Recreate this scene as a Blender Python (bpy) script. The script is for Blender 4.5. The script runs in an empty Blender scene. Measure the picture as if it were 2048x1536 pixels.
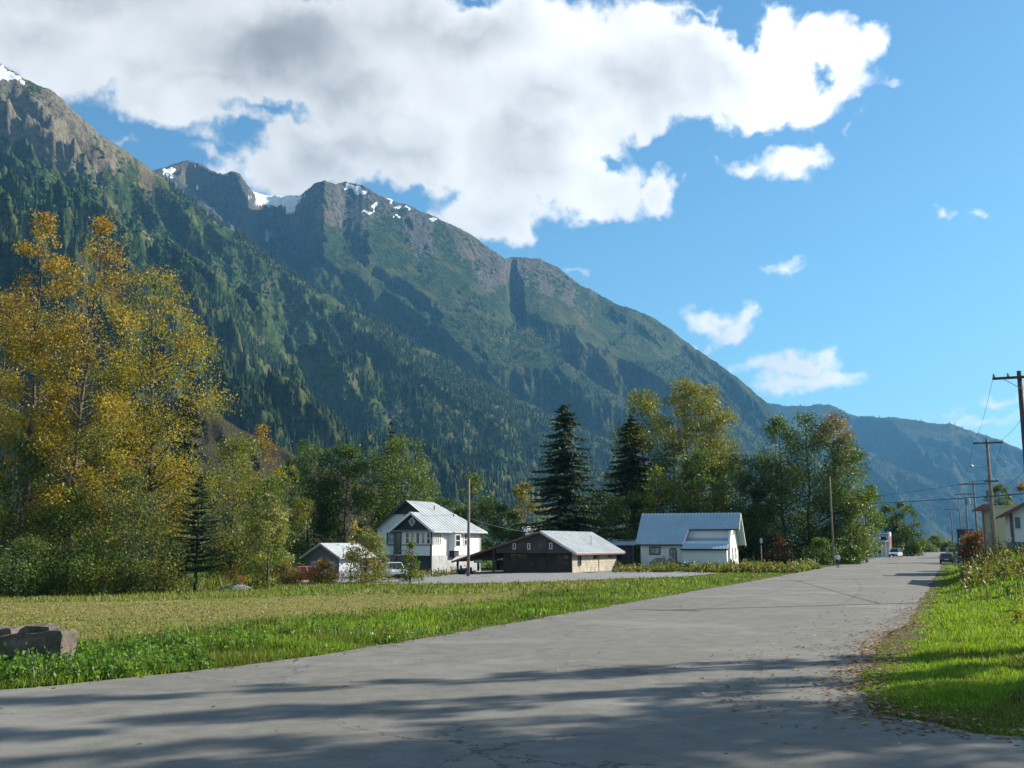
import bpy, bmesh, math, random
import numpy as np
from mathutils import Vector, Matrix

random.seed(7)
RNG = np.random.default_rng(11)
SC = bpy.context.scene
COL = SC.collection

# ------------------------------------------------------------------ camera
CAM_H = 2.8
FPX, CX, CY, HORIZON = 2000.0, 1024.0, 768.0, 1087.0
PITCH = math.atan((HORIZON - CY) / FPX)
cam_data = bpy.data.cameras.new('camera')
cam_data.sensor_width = 36.0
cam_data.lens = 36.0 * FPX / 2048.0
cam_data.clip_start = 0.1
cam_data.clip_end = 60000.0
cam = bpy.data.objects.new('camera', cam_data)
cam.location = (0, 0, CAM_H)
cam.rotation_euler = (math.pi / 2 + PITCH, 0, 0)
COL.objects.link(cam)
SC.camera = cam

# ------------------------------------------------------------------ sun, sky, exposure
SUN_AZ = math.radians(68.0)      # clockwise from +Y
SUN_EL = math.radians(28.0)
SUN_DIR = Vector((math.sin(SUN_AZ) * math.cos(SUN_EL), math.cos(SUN_AZ) * math.cos(SUN_EL), math.sin(SUN_EL)))
sun_data = bpy.data.lights.new('sun', 'SUN')
sun_data.energy = 5.0
sun_data.angle = math.radians(0.5)
sun_data.color = (1.0, 0.93, 0.80)
sun = bpy.data.objects.new('sun', sun_data)
sun.rotation_euler = SUN_DIR.to_track_quat('Z', 'Y').to_euler()
COL.objects.link(sun)
SC.view_settings.view_transform = 'Standard'
SC.view_settings.look = 'None'
SC.view_settings.exposure = 1.1
SC.view_settings.gamma = 1.0
SC.render.engine = 'CYCLES'
SC.cycles.max_bounces = 5
SC.cycles.diffuse_bounces = 2
SC.cycles.glossy_bounces = 2
SC.cycles.transmission_bounces = 2
SC.cycles.volume_bounces = 0
SC.cycles.transparent_max_bounces = 6
SC.cycles.use_denoising = True


def ray(px, py):
    r = (px - CX) / FPX
    u = (CY - py) / FPX
    c, s = math.cos(PITCH), math.sin(PITCH)
    return Vector((r, c - u * s, s + u * c))


def at(px, py, Y):
    """world point on the line of sight of a picture point at forward distance Y"""
    d = ray(px, py)
    t = Y / d.y
    return Vector((d.x * t, Y, CAM_H + d.z * t))


def azel(px, py):
    d = ray(px, py).normalized()
    return math.degrees(math.atan2(d.x, d.y)), math.degrees(math.asin(d.z))


class NT:
    """small helper around a node tree"""
    def __init__(self, tree):
        self.t = tree

    def n(self, kind, **kw):
        nd = self.t.nodes.new(kind)
        for k, v in kw.items():
            setattr(nd, k, v)
        return nd

    def put(self, sock, v):
        if v is None:
            return
        if isinstance(v, bpy.types.NodeSocket):
            self.t.links.new(v, sock)
        else:
            sock.default_value = v

    def m(self, op, a, b=None, c=None, clamp=False):
        nd = self.n('ShaderNodeMath', operation=op)
        nd.use_clamp = clamp
        for i, v in enumerate((a, b, c)):
            self.put(nd.inputs[i], v)
        return nd.outputs[0]

    def v(self, op, a, b=None, c=None, out=0):
        nd = self.n('ShaderNodeVectorMath', operation=op)
        self.put(nd.inputs[0], a)
        self.put(nd.inputs[1], b)
        if c is not None:
            self.put(nd.inputs[2], c)
        return nd.outputs[out]

    def noise(self, vec, scale, detail=4.0, rough=0.55, dist=0.0, col=False):
        nd = self.n('ShaderNodeTexNoise')
        self.put(nd.inputs['Vector'], vec)
        self.put(nd.inputs['Scale'], scale)
        nd.inputs['Detail'].default_value = detail
        nd.inputs['Roughness'].default_value = rough
        nd.inputs['Distortion'].default_value = dist
        return nd.outputs['Color' if col else 'Fac']

    def step(self, v, lo, hi, a=0.0, b=1.0, smooth=True):
        nd = self.n('ShaderNodeMapRange')
        nd.interpolation_type = 'SMOOTHSTEP' if smooth else 'LINEAR'
        self.put(nd.inputs['Value'], v)
        self.put(nd.inputs['From Min'], lo)
        self.put(nd.inputs['From Max'], hi)
        self.put(nd.inputs['To Min'], a)
        self.put(nd.inputs['To Max'], b)
        return nd.outputs[0]

    def mix(self, f, a, b, blend='MIX'):
        nd = self.n('ShaderNodeMix', data_type='RGBA', blend_type=blend)
        self.put(nd.inputs[0], f)
        self.put(nd.inputs[6], a if isinstance(a, bpy.types.NodeSocket) else (*a, 1.0))
        self.put(nd.inputs[7], b if isinstance(b, bpy.types.NodeSocket) else (*b, 1.0))
        return nd.outputs[2]


def build_world():
    w = bpy.data.worlds.new('World')
    SC.world = w
    w.use_nodes = True
    w.cycles.sampling_method = 'MANUAL'
    w.cycles.sample_map_resolution = 256
    w.node_tree.nodes.clear()
    g = NT(w.node_tree)
    out = g.n('ShaderNodeOutputWorld')
    bg = g.n('ShaderNodeBackground')
    bg.inputs['Strength'].default_value = 0.057
    sky = g.n('ShaderNodeTexSky', sky_type='NISHITA')
    sky.sun_disc = False
    sky.sun_elevation = SUN_EL
    sky.sun_rotation = SUN_AZ
    sky.altitude = 10
    sky.air_density = 1.25
    sky.dust_density = 0.45
    sky.ozone_density = 2.6
    tc = g.n('ShaderNodeTexCoord')
    d = g.v('NORMALIZE', tc.outputs['Generated'])
    sx = g.n('ShaderNodeSeparateXYZ')
    g.put(sx.inputs[0], d)
    DEG = 57.29578
    az = g.m('MULTIPLY', g.m('ARCTAN2', sx.outputs[0], sx.outputs[1]), DEG)
    el = g.m('MULTIPLY', g.m('ARCSINE', sx.outputs[2]), DEG)
    cp = g.n('ShaderNodeCombineXYZ')
    g.put(cp.inputs[0], az)
    g.put(cp.inputs[1], el)
    P0 = cp.outputs[0]
    # billowing edges: the sky position is warped by turbulence before the cloud masses are read
    w1 = g.v('SUBTRACT', g.noise(P0, 0.16, 4.0, 0.6, col=True), (0.5, 0.5, 0.5))
    P = g.v('MULTIPLY_ADD', w1, (6.0, 5.0, 0.0), P0)
    w2 = g.v('SUBTRACT', g.noise(P0, 0.75, 3.0, 0.62, col=True), (0.5, 0.5, 0.5))
    P = g.v('MULTIPLY_ADD', w2, (1.7, 1.7, 0.0), P)
    # cloud masses: picture position of the centre, half sizes in picture points
    blobs = [(150, -60, 420, 130), (520, 90, 420, 120), (80, 60, 200, 75), (330, 190, 150, 62), (420, 150, 200, 95),
             (900, 60, 420, 110), (1250, 130, 260, 130), (1450, 130, 200, 110), (1640, 110, 130, 85),
             (1560, 50, 60, 50), (1740, 80, 66, 48), (1700, 170, 70, 34), (700, 160, 300, 90), (350, 205, 150, 46), (140, 130, 60, 46), (420, 300, 60, 16), (250, 110, 240, 70), (1100, 200, 260, 110), (1560, 190, 130, 50),
             (640, 290, 150, 75), (560, 330, 130, 50), (800, 260, 240, 110), (1050, 300, 230, 120), (980, 410, 150, 70),
             (1040, 450, 55, 50), (1200, 370, 150, 65), (1340, 370, 45, 50), (110, 150, 45, 30),
             (400, 265, 45, 14), (460, 350, 60, 20), (250, 290, 22, 12),
             (1560, 310, 88, 40), (1470, 325, 42, 22), (1625, 300, 42, 28), (1690, 256, 20, 6), (1805, 168, 20, 8),
             (1428, 625, 50, 30), (1492, 620, 30, 28), (1470, 648, 50, 20), (1437, 672, 16, 13), (1392, 683, 16, 11),
             (1553, 541, 42, 18), (1285, 626, 30, 8), (1145, 537, 22, 6),
             (1590, 735, 80, 26), (1640, 715, 42, 25), (1620, 770, 88, 30), (1530, 740, 40, 18), (1690, 755, 34, 12),
             (1880, 430, 16, 16), (1925, 424, 24, 9), (1985, 812, 42, 16), (2070, 800, 60, 22), (1890, 835, 22, 7), (1960, 858, 90, 14)]
    D = None
    for (px, py, rx, ry) in blobs:
        a, e = azel(px, py)
        ra, re = rx * 0.0275, ry * 0.0275
        l = g.v('LENGTH', g.v('MULTIPLY_ADD', P, (1 / ra, 1 / re, 0), (-a / ra, -e / re, 0)), out=1)
        val = g.m('MULTIPLY_ADD', l, -min(ra, re), min(ra, re))
        D = val if D is None else g.m('SMOOTH_MAX', D, val, 0.35)
    # gaps of blue
    for (px, py, rx, ry) in [(1640, 136, 9, 5), (1490, 20, 40, 34), (960, 6, 30, 10), (540, 226, 30, 5), (440, 292, 22, 8), (195, 225, 16, 30),
                             (275, 312, 34, 12), (1400, 36, 20, 8), (1235, 322, 18, 5), (1330, 308, 18, 8), (1775, 135, 16, 6)]:
        a, e = azel(px, py)
        ra, re = rx * 0.0275, ry * 0.0275
        l = g.v('LENGTH', g.v('MULTIPLY_ADD', P, (1 / ra, 1 / re, 0), (-a / ra, -e / re, 0)), out=1)
        val = g.m('MULTIPLY_ADD', l, min(ra, re) * 1.3, -min(ra, re) * 1.3)
        D = g.m('MINIMUM', D, val)
    # the same broken cumulus goes on over the rest of the sky
    fa, fe = azel(1024, 620)
    lv = g.v('LENGTH', g.v('MULTIPLY_ADD', P0, (1 / 36.0, 1 / 34.0, 0), (-fa / 36.0, -fe / 34.0, 0)), out=1)
    proj = g.v('SCALE', d, None)
    nd = proj.node
    g.put(nd.inputs['Scale'], g.m('DIVIDE', 1.0, g.m('MAXIMUM', g.m('ADD', sx.outputs[2], 0.12), 0.05)))
    wide = g.m('MULTIPLY', g.m('SUBTRACT', g.noise(proj, 1.1, 4.0, 0.58), 0.53), 26.0)
    wide = g.m('SUBTRACT', wide, g.m('MULTIPLY', g.m('SUBTRACT', 1.12, lv, clamp=True), 40.0))
    D = g.m('MAXIMUM', D, wide)
    fine = g.noise(P0, 0.55, 6.0, 0.68)
    Dn = g.m('ADD', D, g.m('MULTIPLY', g.m('SUBTRACT', fine, 0.5), 1.15))
    alpha = g.step(Dn, -0.12, 0.62)
    # light and dark in the cloud: thick middles are greyer, sides toward the sun whiter
    offs = g.v('ADD', P0, (1.6, 0.9, 0.0))
    n_a = g.noise(P0, 0.13, 3.0, 0.5)
    n_b = g.noise(offs, 0.13, 3.0, 0.5)
    rel = g.m('MULTIPLY', g.m('SUBTRACT', n_a, n_b), 0.8)
    thick = g.step(g.m('ADD', D, g.m('MULTIPLY', g.m('SUBTRACT', n_a, 0.5), 9.0)), 0.0, 4.4)
    sunward = g.v('DOT_PRODUCT', d, tuple(SUN_DIR), out=1)
    toward = g.step(sunward, 0.36, 0.80, smooth=False)
    lum = g.m('MULTIPLY_ADD', toward, 4.0, 7.8)
    dark = g.m('MULTIPLY', thick, g.m('MULTIPLY_ADD', toward, -0.32, 0.56))
    lum = g.m('MULTIPLY', lum, g.m('SUBTRACT', 1.0, dark))
    lum = g.m('MULTIPLY', lum, g.m('ADD', 1.0, rel))
    cc = g.mix(thick, (0.98, 0.99, 1.0), (0.93, 0.965, 1.0))
    vm = g.v('SCALE', cc, None)
    g.put(vm.node.inputs['Scale'], lum)
    tint = g.mix(1.0, sky.outputs[0], (0.68, 1.08, 1.25), 'MULTIPLY')
    col = g.mix(alpha, tint, vm)
    g.put(bg.inputs['Color'], col)
    g.put(out.inputs['Surface'], bg.outputs[0])


build_world()

# ------------------------------------------------------------------ numeric helpers
_PERM = np.random.default_rng(5).permutation(512).astype(np.int64)
_PERM = np.concatenate([_PERM % 256, _PERM % 256, _PERM % 256])
_VAL = np.random.default_rng(6).random(256) * 2 - 1


def vnoise(x, y, seed=0):
    x = np.asarray(x, float) + seed * 17.31
    y = np.asarray(y, float) + seed * 9.77
    xi, yi = np.floor(x).astype(np.int64), np.floor(y).astype(np.int64)
    xf, yf = x - xi, y - yi
    u, v = xf * xf * xf * (xf * (xf * 6 - 15) + 10), yf * yf * yf * (yf * (yf * 6 - 15) + 10)

    def h(a, b):
        return _VAL[_PERM[(_PERM[a & 255] + (b & 255))] & 255]
    return ((h(xi, yi) * (1 - u) + h(xi + 1, yi) * u) * (1 - v) + (h(xi, yi + 1) * (1 - u) + h(xi + 1, yi + 1) * u) * v)


def fbm(x, y, octv=5, seed=0, gain=0.5):
    s, a, f = 0.0, 1.0, 1.0
    for i in range(octv):
        s = s + a * vnoise(x * f, y * f, seed + i * 3)
        a *= gain
        f *= 2.03
    return s


def ridged(x, y, octv=5, seed=0, gain=0.5):
    s, a, f = 0.0, 1.0, 1.0
    for i in range(octv):
        s = s + a * (1 - 2 * np.abs(vnoise(x * f, y * f, seed + i * 3)))
        a *= gain
        f *= 2.03
    return s


def sstep(lo, hi, v):
    t = np.clip((np.asarray(v, float) - lo) / (hi - lo), 0, 1)
    return t * t * (3 - 2 * t)


def inpoly(px, py, poly):
    px, py = np.asarray(px), np.asarray(py)
    r = np.zeros(px.shape, bool)
    n = len(poly)
    for i in range(n):
        x1, y1 = poly[i]
        x2, y2 = poly[(i + 1) % n]
        if y1 == y2:
            continue
        c = ((y1 > py) != (y2 > py)) & (px < (x2 - x1) * (py - y1) / (y2 - y1) + x1)
        r ^= c
    return r


def proj(x, y, z):
    c, s = math.cos(PITCH), math.sin(PITCH)
    dz = z - CAM_H
    f = y * c + dz * s
    u = -y * s + dz * c
    return CX + FPX * x / f, CY - FPX * u / f


# ------------------------------------------------------------------ object helpers
def tag(o, label=None, cat=None, group=None, kind=None):
    if label:
        o['label'] = label
    if cat:
        o['category'] = cat
    if group:
        o['group'] = group
    if kind:
        o['kind'] = kind
    return o


def empty(name, loc=(0, 0, 0), rz=0.0):
    o = bpy.data.objects.new(name, None)
    o.location = loc
    o.rotation_euler = (0, 0, rz)
    o.empty_display_size = 0.3
    COL.objects.link(o)
    return o


def np_mesh(name, V, faces, mat, parent=None, smooth=False, col=None, attrs=None, loc=None):
    """faces: list of int arrays (n,k); verts (N,3)"""
    V = np.asarray(V, np.float32)
    me = bpy.data.meshes.new(name)
    me.vertices.add(len(V))
    me.vertices.foreach_set('co', V.ravel())
    if not isinstance(faces, (list, tuple)):
        faces = [faces]
    loops = np.concatenate([np.asarray(f, np.int32).ravel() for f in faces])
    sizes = np.concatenate([np.full(len(f), np.asarray(f).shape[1], np.int32) for f in faces])
    starts = np.concatenate([[0], np.cumsum(sizes)[:-1]]).astype(np.int32)
    me.loops.add(len(loops))
    me.loops.foreach_set('vertex_index', loops)
    me.polygons.add(len(sizes))
    me.polygons.foreach_set('loop_start', starts)
    me.polygons.foreach_set('loop_total', sizes)
    if smooth:
        me.polygons.foreach_set('use_smooth', np.ones(len(sizes), bool))
    if col is not None:
        a = me.attributes.new('col', 'FLOAT_COLOR', 'POINT')
        c4 = np.ones((len(V), 4), np.float32)
        c4[:, :3] = col
        a.data.foreach_set('color', c4.ravel())
    for k, v in (attrs or {}).items():
        a = me.attributes.new(k, 'FLOAT', 'POINT')
        a.data.foreach_set('value', np.asarray(v, np.float32))
    me.update(calc_edges=True)
    me.materials.append(mat)
    o = bpy.data.objects.new(name, me)
    if loc is not None:
        o.location = loc
    COL.objects.link(o)
    if parent:
        o.parent = parent
    return o


def grid_faces(nu, nv):
    i = np.arange(nu - 1)[:, None] * nv + np.arange(nv - 1)[None, :]
    i = i.ravel()
    return np.stack([i, i + nv, i + nv + 1, i + 1], 1)


class MB:
    """collects shapes into one mesh"""
    def __init__(self):
        self.v = []
        self.f = []

    def add(self, verts, faces):
        o = len(self.v)
        self.v += [tuple(p) for p in verts]
        self.f += [tuple(i + o for i in f) for f in faces]
        return self

    def box(self, x0, x1, y0, y1, z0, z1):
        vs = [(x, y, z) for z in (z0, z1) for y in (y0, y1) for x in (x0, x1)]
        return self.add(vs, [(0, 2, 3, 1), (4, 5, 7, 6), (0, 1, 5, 4), (2, 6, 7, 3), (0, 4, 6, 2), (1, 3, 7, 5)])

    def hexa(self, pts):
        """8 points, bottom ring then top ring"""
        return self.add(pts, [(3, 2, 1, 0), (4, 5, 6, 7), (0, 1, 5, 4), (1, 2, 6, 5), (2, 3, 7, 6), (3, 0, 4, 7)])

    def prism(self, poly, a, b):
        """poly: list of 3D points; extruded from poly + a to poly + b"""
        n = len(poly)
        a, b = Vector(a), Vector(b)
        vs = [Vector(p) + a for p in poly] + [Vector(p) + b for p in poly]
        fs = [tuple(range(n - 1, -1, -1)), tuple(range(n, 2 * n))]
        fs += [(i, (i + 1) % n, n + (i + 1) % n, n + i) for i in range(n)]
        return self.add(vs, fs)

    def bar(self, p, q, w, h, up=(0, 0, 1)):
        p, q = Vector(p), Vector(q)
        d = (q - p).normalized()
        up = Vector(up)
        s = d.cross(up)
        if s.length < 1e-4:
            s = d.cross(Vector((1, 0, 0)))
        s.normalize()
        u = s.cross(d).normalized()
        s, u = s * w / 2, u * h / 2
        return self.hexa([p - s - u, p + s - u, p + s + u, p - s + u, q - s - u, q + s - u, q + s + u, q - s + u])

    def tube(self, pts, radii, n=8, caps=True):
        pts = [Vector(p) for p in pts]
        o = len(self.v)
        k = len(pts)
        for i, p in enumerate(pts):
            d = (pts[min(i + 1, k - 1)] - pts[max(i - 1, 0)])
            d = d.normalized() if d.length > 1e-9 else Vector((0, 0, 1))
            ref = Vector((1, 0, 0)) if abs(d.x) < 0.8 else Vector((0, 1, 0))
            a = d.cross(ref).normalized()
            b = d.cross(a)
            r = radii[i] if hasattr(radii, '__len__') else radii
            for j in range(n):
                t = 2 * math.pi * j / n
                self.v.append(tuple(p + (a * math.cos(t) + b * math.sin(t)) * r))
        for i in range(k - 1):
            for j in range(n):
                j2 = (j + 1) % n
                self.f.append((o + i * n + j, o + i * n + j2, o + (i + 1) * n + j2, o + (i + 1) * n + j))
        if caps:
            self.f.append(tuple(o + j for j in range(n - 1, -1, -1)))
            self.f.append(tuple(o + (k - 1) * n + j for j in range(n)))
        return self

    def lathe(self, prof, c=(0, 0, 0), n=12):
        o = len(self.v)
        for r, z in prof:
            for j in range(n):
                t = 2 * math.pi * j / n
                self.v.append((c[0] + r * math.cos(t), c[1] + r * math.sin(t), c[2] + z))
        for i in range(len(prof) - 1):
            for j in range(n):
                j2 = (j + 1) % n
                self.f.append((o + i * n + j, o + i * n + j2, o + (i + 1) * n + j2, o + (i + 1) * n + j))
        return self

    def build(self, name, mat, parent=None, smooth=False, loc=None, bevel=0.0):
        me = bpy.data.meshes.new(name)
        me.from_pydata(self.v, [], self.f)
        bm = bmesh.new()
        bm.from_mesh(me)
        bmesh.ops.recalc_face_normals(bm, faces=bm.faces)
        if bevel:
            bmesh.ops.bevel(bm, geom=bm.edges[:], offset=bevel, segments=1, affect='EDGES')
        bm.to_mesh(me)
        bm.free()
        if smooth:
            for p in me.polygons:
                p.use_smooth = True
        me.materials.append(mat)
        o = bpy.data.objects.new(name, me)
        if loc is not None:
            o.location = loc
        COL.objects.link(o)
        if parent:
            o.parent = parent
        return o


def inst(o, parent=None, loc=None, rz=None, scale=None):
    c = o.copy()
    COL.objects.link(c)
    c.parent = parent if parent is not None else o.parent
    if loc is not None:
        c.location = loc
    if rz is not None:
        c.rotation_euler = (0, 0, rz)
    if scale is not None:
        c.scale = scale
    return c


# ------------------------------------------------------------------ materials
MATS = {}


def new_mat(name):
    m = bpy.data.materials.new(name)
    m.use_nodes = True
    m.node_tree.nodes.clear()
    g = NT(m.node_tree)
    out = g.n('ShaderNodeOutputMaterial')
    bs = g.n('ShaderNodeBsdfPrincipled')
    g.put(out.inputs['Surface'], bs.outputs[0])
    MATS[name] = m
    return m, g, bs, out


def plain(name, c, rough=0.7, var=0.18, scale=3.0, metal=0.0, spec=0.4, bump=0.0, dirt=None):
    """painted / weathered surface with uneven tone"""
    m, g, bs, out = new_mat(name)
    tc = g.n('ShaderNodeTexCoord')
    P = tc.outputs['Object']
    n1 = g.noise(P, scale, 5.0, 0.6)
    n2 = g.noise(P, scale * 7.0, 4.0, 0.6)
    f = g.step(g.m('MULTIPLY_ADD', n2, 0.35, g.m('MULTIPLY', n1, 0.65)), 0.3, 0.7)
    lo = tuple(x * (1 - var) for x in c)
    hi = tuple(min(1.0, x * (1 + var * 0.6)) for x in c)
    colr = g.mix(f, lo, hi)
    if dirt:
        colr = g.mix(g.step(g.noise(P, scale * 0.7, 7.0, 0.65), 0.52, 0.72, 0.0, 0.75), colr, dirt)
    g.put(bs.inputs['Base Color'], colr)
    bs.inputs['Roughness'].default_value = rough
    bs.inputs['Metallic'].default_value = metal
    bs.inputs['Specular IOR Level'].default_value = spec
    if bump:
        b = g.n('ShaderNodeBump')
        b.inputs['Strength'].default_value = bump
        b.inputs['Distance'].default_value = 0.02
        g.put(b.inputs['Height'], n2)
        g.put(bs.inputs['Normal'], b.outputs[0])
    return m


def leaf_mat(name, transl=0.45, rough=0.5, spec=0.35):
    m, g, bs, out = new_mat(name)
    at_ = g.n('ShaderNodeAttribute', attribute_name='col')
    c = at_.outputs['Color']
    g.put(bs.inputs['Base Color'], c)
    bs.inputs['Roughness'].default_value = rough
    bs.inputs['Specular IOR Level'].default_value = spec
    tr = g.n('ShaderNodeBsdfTranslucent')
    g.put(tr.inputs['Color'], g.mix(1.0, c, (1.25, 1.2, 0.6), 'MULTIPLY'))
    mx = g.n('ShaderNodeMixShader')
    mx.inputs[0].default_value = transl
    g.put(mx.inputs[1], bs.outputs[0])
    g.put(mx.inputs[2], tr.outputs[0])
    g.put(out.inputs['Surface'], mx.outputs[0])
    return m


M_LEAF = leaf_mat('leaf')
M_NEEDLE = leaf_mat('needle', 0.15, 0.6, 0.25)
M_GRASS = leaf_mat('grass_blade', 0.42, 0.5, 0.3)
M_BARK = plain('bark', (0.10, 0.085, 0.07), 0.9, 0.45, 4.0, bump=0.6)
M_BARK_PALE = plain('pale_bark', (0.24, 0.20, 0.15), 0.9, 0.45, 3.0, bump=0.6)
# ------------------------------------------------------------------ the lie of the land
TX, TY = 0.3997, 0.9167          # direction of the road
RCX, RCY = 8.55, 39.0            # a point on its middle line


def road_s(x, y):                # metres to the left of the middle of the road
    return (x - RCX) * -TY + (y - RCY) * TX


def road_l(x, y):                # metres along the road
    return (x - RCX) * TX + (y - RCY) * TY


def from_sl(s, l):
    return RCX - TY * s + TX * l, RCY + TX * s + TY * l


def gz(x, y):
    x, y = np.asarray(x, float), np.asarray(y, float)
    s = road_s(x, y)
    z = -0.85 * sstep(9, 58, s) * sstep(25, 70, y)
    z = z + 1.75 * sstep(-6.8, -11.5, s) * sstep(44, 66, y) * (1 - sstep(86, 112, y))
    z = z + 0.35 * sstep(-7.0, -16, s) * sstep(10, 30, y) * (1 - sstep(44, 66, y))
    off = sstep(6.4, 9, np.abs(s)) * sstep(10, 24, y)
    z = z + off * (0.05 * fbm(x * 0.35, y * 0.35, 3, 3) + 0.10 * vnoise(x * 0.07, y * 0.07, 4)) * (1 - sstep(400, 900, y))
    return z


def gpt(px, py, it=6):
    """ground point seen at a picture point"""
    z = 0.0
    for _ in range(it):
        d = ray(px, py)
        t = (z - CAM_H) / d.z
        x, y = d.x * t, d.y * t
        z = float(gz(x, y))
    return Vector((x, y, z))


ROAD_LEFT = [(-60, 1.0), (-30, 11.0), (-20, 14.8)] + [tuple(gpt(a, b)[:2]) for a, b in ((0, 1386), (200, 1366), (400, 1345), (600, 1319), (800, 1288))]
_l0 = road_l(*ROAD_LEFT[-1])
ROAD_LEFT += [from_sl(6.1 + (0.5 if l < 40 else 0) * (1 - l / 40), l) for l in (-4, 2, 8, 15, 25, 40, 60, 90, 130, 180, 240, 320, 420)]
ROAD_RIGHT = [from_sl(-6.1, l) for l in (420, 320, 240, 180, 130, 90, 60, 40, 25, 10, 0)]
ROAD_RIGHT += [tuple(gpt(a, b)[:2]) for a, b in ((1768, 1275), (1741, 1312), (1720, 1359), (1722, 1400), (1741, 1426), (1829, 1447), (2048, 1486))]
ROAD_RIGHT += [(13, 12.6), (40, 7.0)]


def densify(pts, step_near=0.35):
    out = []
    for (x0, y0), (x1, y1) in zip(pts[:-1], pts[1:]):
        L = math.hypot(x1 - x0, y1 - y0)
        st = max(step_near, 0.012 * math.hypot((x0 + x1) / 2, (y0 + y1) / 2))
        n = max(1, int(L / st))
        for i in range(n):
            out.append((x0 + (x1 - x0) * i / n, y0 + (y1 - y0) * i / n))
    out.append(pts[-1])
    return out


def ragged(pts, amp=0.13, seed=0):
    p = np.array(pts)
    n = fbm(p[:, 0] * 1.7, p[:, 1] * 1.7, 3, seed) + 1.4 * vnoise(p[:, 0] * 0.35, p[:, 1] * 0.35, seed + 9)
    p[:, 0] += n * amp * 0.9
    p[:, 1] += n * amp * 0.5
    return [tuple(q) for q in p]


def smooth_line(pts, it=2):
    for _ in range(it):
        q = [pts[0]]
        for a, b in zip(pts[:-1], pts[1:]):
            q += [(a[0] * .75 + b[0] * .25, a[1] * .75 + b[1] * .25), (a[0] * .25 + b[0] * .75, a[1] * .25 + b[1] * .75)]
        q.append(pts[-1])
        pts = q
    return pts


ROAD_LEFT = ragged(densify(smooth_line(ROAD_LEFT)), 0.12, 1)
ROAD_RIGHT = ragged(densify(smooth_line(ROAD_RIGHT)), 0.13, 2)
ROAD_POLY = ROAD_LEFT + ROAD_RIGHT + [(40, -30), (-60, -30)]


def on_road(x, y):
    return inpoly(x, y, ROAD_POLY)


GRAVEL_POLY = [tuple(gpt(a, b)[:2]) for a, b in ((600, 1166), (760, 1169), (880, 1168), (1010, 1166), (1210, 1160), (1380, 1153), (1445, 1147), (1400, 1145),
                                                 (1230, 1147), (1180, 1141), (1000, 1141), (930, 1148), (880, 1155), (760, 1162), (600, 1160))]

# ---- ground sheet, fine near the camera, coarse toward the horizon
def build_ground():
    def axis(lo, hi, fine0, fine1, st, grow):
        a = list(np.arange(fine0, fine1 + 1e-6, st))
        s = st
        while a[-1] < hi:
            s *= grow
            a.append(min(hi, a[-1] + s))
        s = st
        b = [a[0]]
        while b[-1] > lo:
            s *= grow
            b.append(max(lo, b[-1] - s))
        return np.array(b[:0:-1] + a)
    xs = axis(-11000, 11000, -45, 60, 0.9, 1.17)
    ys = axis(-3000, 11300, 0, 130, 0.9, 1.17)
    X, Y = np.meshgrid(xs, ys, indexing='ij')
    Z = gz(X, Y)
    s = road_s(X, Y)
    V = np.stack([X.ravel(), Y.ravel(), Z.ravel()], 1)
    # kinds of ground cover: lush verge, dry mown field, gravel
    edge = 14 + 2.2 * fbm(X * 0.13, Y * 0.13, 3, 21)
    dry = sstep(-1.5, 1.5, s - edge) * (1 - sstep(60, 72, Y + 6 * vnoise(X * 0.1, Y * 0.1, 8)))
    dry = dry * sstep(12, 18, Y)
    dirt = np.exp(-((np.abs(s) - 6.25) / 0.45) ** 2) * (Y > 20)
    m, g, bs, out = new_mat('ground_cover')
    tc = g.n('ShaderNodeTexCoord')
    P = tc.outputs['Object']
    a = g.n('ShaderNodeAttribute', attribute_name='dry').outputs['Fac']
    n1 = g.noise(P, 0.22, 6.0, 0.6)
    n2 = g.noise(P, 3.0, 6.0, 0.65)
    n3 = g.noise(P, 22.0, 3.0, 0.6)
    green = g.mix(g.step(n2, 0.3, 0.7), (0.035, 0.065, 0.010), (0.10, 0.16, 0.022))
    green = g.mix(g.step(n3, 0.5, 0.75, 0.0, 0.5), green, (0.13, 0.11, 0.05))
    straw = g.mix(g.step(n2, 0.35, 0.65), (0.17, 0.155, 0.055), (0.28, 0.245, 0.095))
    straw = g.mix(g.step(n1, 0.50, 0.62, 0.0, 0.75), straw, (0.16, 0.19, 0.045))
    straw = g.mix(g.step(n3, 0.5, 0.75, 0.0, 0.45), straw, (0.13, 0.09, 0.05))
    soil = g.mix(g.step(n3, 0.4, 0.6), (0.075, 0.060, 0.042), (0.17, 0.145, 0.11))
    dt = g.n('ShaderNodeAttribute', attribute_name='dirt').outputs['Fac']
    g.put(bs.inputs['Base Color'], g.mix(g.step(g.m('ADD', dt, g.m('SUBTRACT', n2, 0.5)), 0.3, 0.6), g.mix(a, green, straw), soil))
    bs.inputs['Roughness'].default_value = 1.0
    bs.inputs['Specular IOR Level'].default_value = 0.05
    b = g.n('ShaderNodeBump')
    b.inputs['Strength'].default_value = 0.9
    b.inputs['Distance'].default_value = 0.08
    g.put(b.inputs['Height'], g.m('ADD', n2, n3))
    g.put(bs.inputs['Normal'], b.outputs[0])
    o = np_mesh('ground', V, grid_faces(len(xs), len(ys)), m, smooth=True, attrs={'dry': dry.ravel(), 'dirt': dirt.ravel()})
    tag(o, 'grassy valley floor with a lush verge and a dry mown field', kind='structure')


build_ground()


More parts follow.
